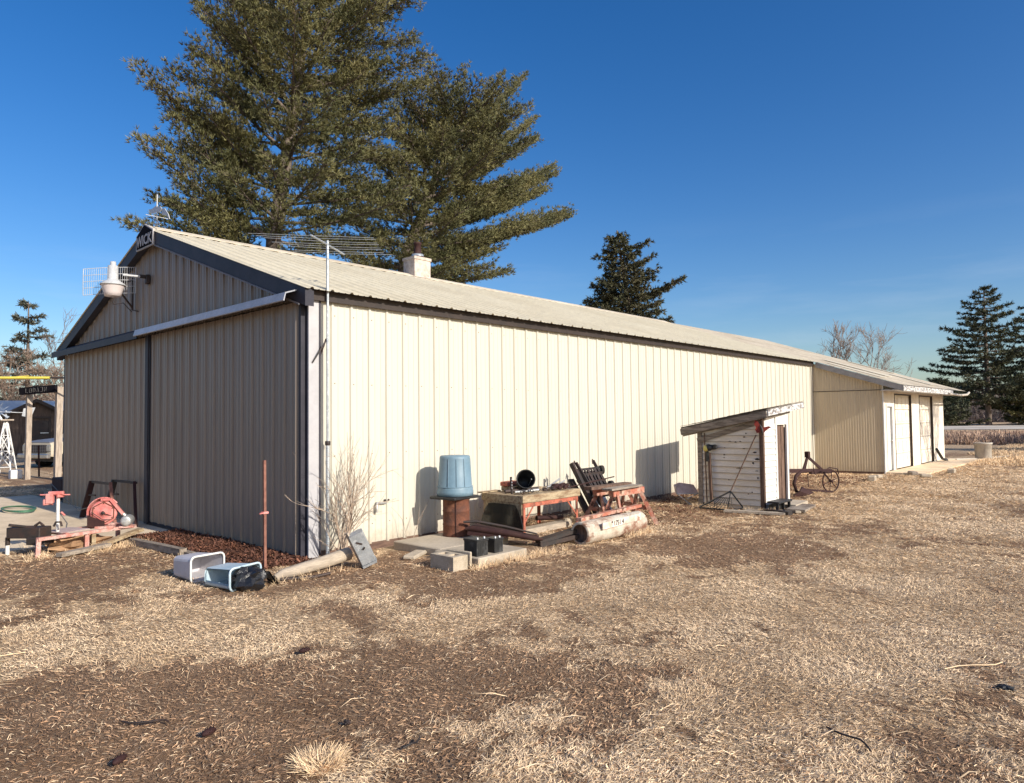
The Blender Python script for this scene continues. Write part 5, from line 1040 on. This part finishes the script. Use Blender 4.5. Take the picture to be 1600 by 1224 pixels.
for i in range(74):
    z=8.0+(i/74)*9.6; az=i*2.399963
    R=np.interp(z,[7,10,14,17,18],[4.4,5.2,5.2,4.0,2.6])*(.55+.55*rng.random()**.7)
    dx,dy=math.cos(az)*R,math.sin(az)*R; p0=onB(z)
    limbs.append((p0,(p0[0]+dx*(1.05 if dx>0 else .9),p0[1]+dy*.9,z+R*np.interp(z,[7,14,20],[.10,.34,.45])*(.6+.7*rng.random())),.07,.07))
pine('pine_tree','broad leaning pine with long right limbs behind the chimney',(15.3,18.2,-.1),trunkB,[.32,.30,.27,.22,.15,.05],limbs,M['needle'],M['bark'],rng)
# spruce beyond the roof
limbs=[]; tS=lambda z:np.array([35.5-.11*(z-9)**1.0*1.0 if z>9 else 35.5,18+.09*max(z-9,0),z])
rt=np.array([.678,-.735,0]); fwv=np.array([.735,.678,0])
for (l,z,zb) in [(-3.0,9.4,10.4),(-2.6,9.9,10.8),(-1.3,11.4,11.3),(-2.2,10.9,11.4),(-1.9,12.9,12.9),(-1.4,13.3,13.2),(4.0,11.4,9.9),(3.2,11.0,9.8),(3.0,8.4,9.0),(2.2,12.0,11.2),(1.9,12.9,12.0),(.9,13.2,13.0),(1.6,13.9,13.3)]:
    q=tS(zb); c=np.array([35.2,18.1,0]); limbs.append((q,tuple(c+rt*l+np.array([0,0,z])),.08,.06))
for i in range(84):
    z=7.5+(i/84)*6.9; az=i*2.4; R=np.interp(z,[7,10,12.5,14.4],[3.0,2.3,1.3,.5])*(.6+.5*rng.random()); q=tS(z)
    limbs.append((q,(q[0]+math.cos(az)*R,q[1]+math.sin(az)*R,z+.08*R),.10,.04))
pine('spruce_tree','dark ragged spruce top showing above the middle of the barn roof',(35.5,18,-.1),[(35.5,18,-.1),(35.5,18,9),(34.9,18.5,14.7)],[.3,.2,.04],limbs,M['needled'],M['bark'],rng,bl=.22,step=.20,tstep=.16,per=10,nl=.22,nw=.06,lift=.1,droop=.35)
# right hand conifers near the road
def conifer(name,label,base,h,rad,rng,mt,n=90,gap=.12,group=None,top=.0,nw=.11,nl=.42,z0=.12,per=9,step=.42):
    limbs=[]; b=np.array(base,float)
    for i in range(n):
        f=z0+(1-z0)*(i/n); z=f*h; az=i*2.399963; R=rad*(1-f)**.75*(.65+.5*rng.random())+.25
        if rng.random()<gap: continue
        p0=b+np.array([0,0,z]); limbs.append((p0,(p0[0]+math.cos(az)*R,p0[1]+math.sin(az)*R,p0[2]+R*.10),.10,.10))
    return pine(name,label,base,[tuple(b),tuple(b+np.array([0,0,h*.5])),tuple(b+np.array([0,0,h]))],[h*.022,h*.014,.04],limbs,mt,M['bark'],rng,bl=.24,step=step,tstep=.38,per=per,nl=nl,nw=nw,group=group,lift=.12,droop=.15,t0=.15)
conifer('conifer_tree','tall dark layered conifer beyond the right end of the garage',(114.6,9.5,.3),19.8,11,rng,M['needler'],n=95,gap=.15,z0=.13)
conifer('conifer_tree','dark conifer cut off by the right edge of the picture',(121,3.0,.3),20,11,rng,M['needler'],n=80,gap=.12,z0=.10)
conifer('conifer_tree','low dark conifer filling the gap behind the garage eave',(100,12.6,.2),6.2,4.6,rng,M['needler'],n=60,gap=.0,z0=.03)
conifer('conifer_tree','short olive conifer between the two tall right conifers',(118,5.0,.2),6.5,4.0,rng,M['needle'],n=50,gap=.0,z0=.04)
conifer('conifer_tree','thin blue green conifer seen above the sheds on the left',(10.9,63,.0),12.4,3.9,rng,M['needleg'],n=60,gap=.42,z0=.2,nw=.10,nl=.35,step=.45)
# bare trees
def bare_tree(name,label,base,h,rng,bark,spread=.5,levels=5,r0=.16,group=None,lean=(0,0),first=.22,nb=3,cat='tree',twig=None):
    t=thing(name,label,cat,tuple(base),group); mt=MB(); mb=MB()
    def grow(p,d,L,r,lv):
        n=4; pts=[p]; dd=d
        for i in range(n):
            dd=(dd+Vector(rng.normal(0,.13,3))+Vector((0,0,.05))).normalized(); pts.append(pts[-1]+dd*L/n)
        (mt if lv==levels else mb).tube(pts,[r*(1-.5*i/n) for i in range(n+1)],6 if lv>=levels-1 else 4 if lv>1 else 3,cap=False)
        if lv==0: return
        for k in range(nb+(lv<3)):
            j=rng.integers(2,n+1) if k else n; q=pts[j]; e=(dd+Vector(rng.normal(0,spread,3))+Vector((0,0,.12))).normalized()
            grow(q,e,L*rng.uniform(.6,.82),max(r*.60,.008 if base[1]<0 else .019),lv-1)
    b=Vector(base); grow(b,Vector((lean[0],lean[1],1)).normalized(),h*first,r0,levels)
    a=mt.build('trunk',bark,None); c=mb.build('branches',twig or bark,None)
    for o in (a,c):
        for v in o.data.vertices: v.co-=b
        o.parent=t
    return t
bare_tree('bare_tree','bare grey tree with wide twigs above the middle of the garage roof',(68.0,15.5,0),12.0,rng,M['barkl'],.42,5,.18,first=.36,nb=3)
bare_tree('bare_tree','smaller bare tree left of the wide one above the roof ridge',(63.8,17.6,0),10.6,rng,M['barkl'],.40,5,.12,first=.36,nb=2)
bare_tree('bare_tree','bare tree just right of the wide one behind the garage roof',(71,13.0,0),10.8,rng,M['barkl'],.42,5,.14,first=.36,nb=3)
bare_tree('bare_tree','low spreading bare tree above the right end of the garage roof',(72,10.8,0),9.0,rng,M['barkl'],.5,5,.12,first=.36,nb=2,lean=(.05,-.1))
bare_tree('bare_tree','bare tree reaching in at the far left picture edge',(2.4,58,0),14.5,rng,M['barkl'],.45,5,.18,first=.33,nb=3,lean=(.12,.0))
bare_tree('bare_tree','pale bare tree with drooping twigs right of the thin conifer',(13.2,64,0),14,rng,M['barkl'],.55,5,.15,first=.3,nb=3)
bare_tree('bare_tree','tangled tan bare tree in front of the thin conifer',(9.0,61,0),10.5,rng,M['barkt'],.6,5,.13,first=.3,nb=4)
bare_tree('bare_tree','dense tan bare tree above the pale shed roof at left',(5.4,61,0),10.5,rng,M['barkt'],.6,5,.13,first=.3,nb=4)
bare_tree('bare_tree','tan bare tree leaning against the barn edge at left',(12.3,60,0),9.5,rng,M['barkt'],.65,5,.11,first=.3,nb=4)
# trees outside the frame that shade the garage doors and the far yard
bare_tree('bare_tree','bare tree standing in the yard across from the garage doors',(26.2,-11.0,0),8.0,rng,M['barkl'],.36,5,.15,first=.32,nb=3)
conifer('conifer_tree','conifer standing in the yard right of the picture',(38.5,-16.5,0),9.5,3.6,rng,M['needler'],n=60,gap=.05,nw=.08,nl=.3)
conifer('conifer_tree','second conifer further along the yard right of the picture',(47,-19,0),11,4.2,rng,M['needler'],n=60,gap=.05,nw=.08,nl=.3)
# shrub by the corner
def shrub(name,label,base,stems,rng,mt):
    t=thing(name,label,'shrub',tuple(base)); mb=MB()
    def grow(p,d,L,r,lv):
        pts=[p];dd=d
        for i in range(4): dd=(dd+Vector(rng.normal(0,.09,3))+Vector((0,0,.03))).normalized(); pts.append(pts[-1]+dd*L/4)
        mb.tube(pts,[r*(1-.4*i/4) for i in range(5)],5 if lv>1 else 3,cap=False)
        if lv==0:return
        for k in range(3 if lv>1 else 3):
            q=pts[4 if k==0 else int(rng.integers(1,5))]; e=(dd+Vector(rng.normal(0,.34,3))*V(1,.6,1)+V(0,0,.08)).normalized(); grow(q,e,L*rng.uniform(.5,.8),r*.6,lv-1)
    for (d,L,r,lv) in stems: grow(Vector(base)+Vector((rng.uniform(-.05,.05),rng.uniform(-.05,.05),-.02)),Vector(d).normalized(),L,r,lv)
    o=mb.build('branches',mt,None)
    for v in o.data.vertices: v.co-=Vector(base)
    o.parent=t; return t
shrub('bare_shrub','leafless twiggy shrub growing against the wall at the barn corner',(.22,-.42,0),[((.30,-.05,1),.66,.020,3),((.42,-.1,1),.60,.017,3),((.05,0,1),.60,.014,3),((.12,-.1,1),.55,.012,3),((-.25,-.05,1),.50,.009,3),((.6,-.1,1),.45,.009,2),((-.55,0,.9),.45,.007,2),((.22,.05,1),.75,.012,3),((.1,-.1,1),.5,.010,3),((.38,.0,1),.7,.011,3),((-.1,0,1),.62,.010,3),((.5,.05,1),.6,.010,3)],rng,M['twig'])
shrub('bare_sapling','two thin dead stems against the wall right of the pipe spigot',(1.55,-.22,0),[((-.1,0,1),.40,.006,1),((.12,0,1),.42,.006,1)],rng,M['twig'])
# ------------------------------------------------------------------ ground cover
def ground_at(x,y): return ground_z(x,y)
CX,CY=CAM[0],CAM[1]
def scatter(n,rng,dmin,dmax,pw,a0,a1):
    # denser near the viewer, as far as the lawn is read as single blades
    u=rng.random(n); d=(dmin**(1-pw)+u*(dmax**(1-pw)-dmin**(1-pw)))**(1/(1-pw)) if pw!=1 else dmin*(dmax/dmin)**u
    a=np.radians(a0+(a1-a0)*rng.random(n)); return CX+d*np.cos(a),CY+d*np.sin(a),d
def free(x,y):
    ok=~((x>-.12)&(x<18.7)&(y>-.03)&(y<11)) & ~((x>-8.3)&(x<.02)&(y>4.0)&(y<13.7)) & ~((x>19.1)&(x<31.8)&(y>-3.3)&(y<11)) & ~((x>18.6)&(x<19.2)&(y>-2.1)) & ~((x>1.0)&(x<2.8)&(y>-2.18)) & ~((x>8.2)&(x<9.55)&(y>-2.75)&(y<-1.4))
    return ok
def lay_blades(name,n,dmax,keep,L,w,mt,label,cat,rng,tilt=(.05,.75),pw=.75,dmin=2.6,curl=.3,lw=1.0,a=(-8,92),kf=None):
    x,y,d=scatter(n,rng,dmin,dmax,pw,*a); k=free(x,y)&(rng.random(n)<keep(x,y)); x,y,d=x[k],y[k],d[k]; n=len(x)
    z=ground_z(x,y)
    # blades lie in drifts: the local direction turns slowly over the lawn
    th=fbm(x*.9+50,y*.9,2)*9+rng.normal(0,1.1,n); el=tilt[0]+(tilt[1]-tilt[0])*rng.random(n)**2
    sc=np.clip(d/7,1,4)**.75; l=L*(.5+rng.random(n))*np.clip(sc,1,2.2); ww=w*sc*(.7+.6*rng.random(n))
    dx=np.stack([np.cos(th)*np.cos(el),np.sin(th)*np.cos(el),np.sin(el)],1); sd=np.stack([-np.sin(th),np.cos(th),rng.normal(0,.5,n)],1); sd/=np.linalg.norm(sd,axis=1,keepdims=True)
    b=np.stack([x,y,z+rng.random(n)*.012],1); mid=b+dx*l[:,None]*.5+np.array([0,0,1])*(l*curl*.12)[:,None]
    tip=b+dx*l[:,None]-np.array([0,0,1])*(l*curl*rng.random(n)*.5)[:,None]+sd*(l*rng.normal(0,.13,n))[:,None]; tip[:,2]=np.maximum(tip[:,2],z+.002)
    h=sd*ww[:,None]/2
    Vv=np.stack([b-h,b+h,mid+h,mid-h,tip],1).reshape(-1,3); i=np.arange(n)*5
    F=np.stack([i,i+1,i+2,i+3,i+3,i+2,i+4],1).reshape(-1); T=np.tile([4,3],n)
    o=npmesh(name,Vv,F,T,[mt]); tag(o,label,cat,kind='stuff'); return o
rg=np.random.default_rng(5)
lay_blades('dry_grass',1150000,34,lambda x,y:np.clip(straw_mask(x,y)*1.0+.06,0,1),.034,.0034,M['straw'],'pale dry winter grass matted over the yard','grass',rg,tilt=(.02,.6),pw=.55)
lay_blades('brown_litter',420000,26,lambda x,y:np.clip(.85-.75*straw_mask(x,y),0,1),.030,.0045,M['litter'],'brown dead grass and pine litter on the bare soil','litter',rg,tilt=(.0,.35),pw=.55)
lay_blades('long_straw',3500,14,lambda x,y:.18+.8*np.exp(-((y+1.9)/1.1)**2)*(x<9),.15,.005,M['straw'],'loose long straws strewn near the barn','straw',rg,tilt=(.0,.18),pw=.3,curl=.6)
def chips(name,n,box,size,mt,label,cat,rng,keep=None):
    x=box[0]+(box[1]-box[0])*rng.random(n); y=box[2]+(box[3]-box[2])*rng.random(n)
    if keep is not None: k=keep(x,y); x,y=x[k],y[k]; n=len(x)
    z=ground_z(x,y)+.004; th=rng.random(n)*2*PI; el=rng.normal(0,.35,n); l=size*(.4+rng.random(n)); w=l*(.25+.25*rng.random(n))
    u_=np.stack([np.cos(th)*np.cos(el),np.sin(th)*np.cos(el),np.sin(el)],1); v_=np.stack([-np.sin(th),np.cos(th),rng.normal(0,.3,n)],1)
    c=np.stack([x,y,z+np.abs(u_[:,2])*l*.5+rng.random(n)*.02],1); a_=u_*l[:,None]/2;b_=v_*w[:,None]/2
    Vv=np.stack([c-a_-b_,c+a_-b_*.6,c+a_*.8+b_,c-a_*.9+b_*.7],1).reshape(-1,3); o=quads(name,Vv,[mt]); tag(o,label,cat,kind='stuff'); return o
chips('bark_chips',26000,(-1.05,-.1,-.25,4.1),.05,M['mulch'],'red bark chips spread along the foot of the gable','bark chips',rg,lambda x,y:(x>-1.0+.08*np.sin(y*5))|(rg.random(len(x))<.3))
chips('leaf_litter',16000,(1.0,17,-2.4,-.05),.045,M['mulch'],'reddish leaf litter gathered along the long wall','leaf litter',rg,lambda x,y:free(x,y)&(rg.random(len(x))<np.exp(y*.2)*np.clip((x-3)/6,.25,1)))
x=rg.uniform(.2,18.5,5200); y=-rg.random(5200)**2*.22-.015
ex=[(rg.uniform(.9,2.7,500),rg.uniform(-2.3,-2.14,500)),(rg.uniform(3.1,4.8,500),rg.normal(-2.36,.05,500)),(rg.uniform(8.0,9.7,700),rg.normal(-2.85,.10,700)),(rg.normal(8.12,.07,500),rg.uniform(-2.8,-1.3,500)),(rg.uniform(-1.1,.2,90),rg.normal(-1.06,.04,90)),(rg.normal(-1.12,.05,500),rg.uniform(1.3,3.2,500)),(rg.uniform(-2.6,-.9,700),rg.normal(3.0,.15,700)),(rg.uniform(18.9,28,900),rg.normal(-3.25,.07,900)),(rg.normal(28.6,.33,300),rg.normal(-3.15,.33,300)),(rg.uniform(-8,-1.2,900),rg.normal(4.1,.07,900)),(rg.normal(12.2,.5,500),rg.normal(-2.5,.3,500))]
x=np.concatenate([x]+[e[0] for e in ex]); y=np.concatenate([y]+[e[1] for e in ex]); kk=fbm(x*1.3,y*1.3+4,3)>.42; x=x[kk];y=y[kk]; n=len(x)
o=quads('dead_weeds',blades(np.stack([x,y,ground_z(x,y)-.01],1),np.tile([0,0,.75],(n,1)),3,.085,.005,.7,rg,.6),[M['straw']]); tag(o,'dead grass stalks growing along the wall foot and round the junk','weeds',kind='stuff')
n=70000; a=np.radians(rg.uniform(-5,14,n)); d=rg.uniform(30,62,n); x=CX+d*np.cos(a);y=CY+d*np.sin(a); kk=free(x,y)&(y<-2); x=x[kk];y=y[kk];n=len(x)
o=quads('far_grass',blades(np.stack([x,y,ground_z(x,y)],1),np.tile([0,0,.35],(n,1)),2,.13,.022,.6,rg),[M['straw']]); tag(o,'dry grass on the far field beyond the garage','grass',kind='stuff')
# tall dead weeds by the road
n=26000; a=np.radians(rg.uniform(-4,14,n)); d=rg.uniform(50,66,n); x=CX+d*np.cos(a);y=CY+d*np.sin(a); b=np.stack([x,y,ground_z(x,y)],1)
kk=rg.random(n)<np.clip(fbm(x*.35,y*.35,3)*2.2-.35,0,1); b=b[kk]; n=len(b)
o=quads('tall_weeds',blades(b,np.tile([0,0,1.],(n,1)),2,.50,.05,.42,rg),[M['weed']]); tag(o,'strip of tall dead reddish weeds along the far road','weeds',kind='stuff')
# far bare woods
def wood(name,a0,a1,d0,d1,h,n,label):
    a=np.radians(rg.uniform(a0,a1,n)); d=rg.uniform(d0,d1,n); x=CX+d*np.cos(a);y=CY+d*np.sin(a); z=rg.random(n)**1.3*h*(.55+.6*fbm(a*60,d*.02,3)); b=np.stack([x,y,z],1)
    o=quads(name,blades(b,np.tile([0,0,.6],(n,1)),3,1.5,.09,.6,rg),[M['farwood']]); tag(o,label,'woodland',kind='stuff'); return o
wood('far_woods',-12,25,150,175,7.5,16000,'low greyish bare woodland on the right horizon')
wood('far_woods',60,100,95,120,6.5,12000,'low greyish bare woodland on the left horizon')
# small debris in the foreground
for (x,y,l,rz,lab,k) in [(-3.44,-3.87,.30,2.2,'short black twig on the bare soil at lower left','t'),(-.9,-7.1,.34,1.1,'long thin stick in the grass at lower right','t'),(-2.55,-5.3,.16,.3,'tiny dark twig on the soil right of the straw tuft','t'),(-4.0,-1.6,.9,-.35,'long pale stalk lying in the straw at far left','s'),(.9,-7.4,.5,-.55,'long pale stalk in the straw at the right edge','s')]:
    m=MB(); P=[V(x+math.cos(rz)*l*(t-.5)+.03*math.sin(t*6),y+math.sin(rz)*l*(t-.5)+.03*math.cos(t*5),.02+ .012*math.sin(t*3)) for t in np.linspace(0,1,6)]
    m.tube(P,.006 if k=='t' else .004,5); single(m,'twig' if k=='t' else 'stalk',M['dark'] if k=='t' else M['straw'],(x,y,0),lab,'twig' if k=='t' else 'stalk')
def cone(x,y,rz,lab):
    m=MB(); a=V(math.cos(rz),math.sin(rz),.05); c=V(x,y,.022)
    m.lathe([(.0,-.045),(.012,-.04),(.020,-.015),(.018,.015),(.010,.04),(.0,.045)],c,a,10)
    q1=a.orthogonal().normalized();q2=a.cross(q1)
    for i in range(44):
        t=i*2.4; h=-.036+.075*i/44; r=.020*(1-abs(h)/.065); d=q1*math.cos(t)+q2*math.sin(t); p=c+a*h+d*r; s=a.cross(d); m.add([p-s*.006,p+s*.006,p+d*.012+a*.007],[(0,1,2)])
    single(m,'pine_cone',M['rustd'],(x,y,0),lab,'pine cone','pine cones on the bare soil')
cone(-3.72,-4.25,.5,'nearest brown pine cone on the soil at lower left')
cone(-3.25,-4.28,.2,'dark pine cone lying right of the black twig')
cone(-2.1,-3.4,-.3,'small pine cone in the straw near the middle')
lump('leaf_clump',M['black'],(.59,-7.61,.006),(.035,.05,.018),'small black leaf clump near the right edge','leaf clump',8,.2,.5)
lump('soil_clod',M['dark'],(-2.62,-4.75,.006),(.018,.025,.016),'small black clod on the soil right of the middle twig','clod',9)
# straw tuft
n=520; a=rg.random(n)*2*PI; r=.12*np.sqrt(rg.random(n)); x=-2.99+r*np.cos(a);y=-5.04+r*np.sin(a)
D=np.stack([np.cos(a)*.8,np.sin(a)*.8,.20+rg.random(n)*.45],1)
tf=quads('straw_tuft',blades(np.stack([x,y,ground_z(x,y)],1),D,2,.07,.004,.4,rg),[M['straw']]); tag(tf,'single thick tuft of pale dry grass at the lower left middle','grass tuft')
for o in bpy.data.objects:
    if '_w' in o: del o['_w']
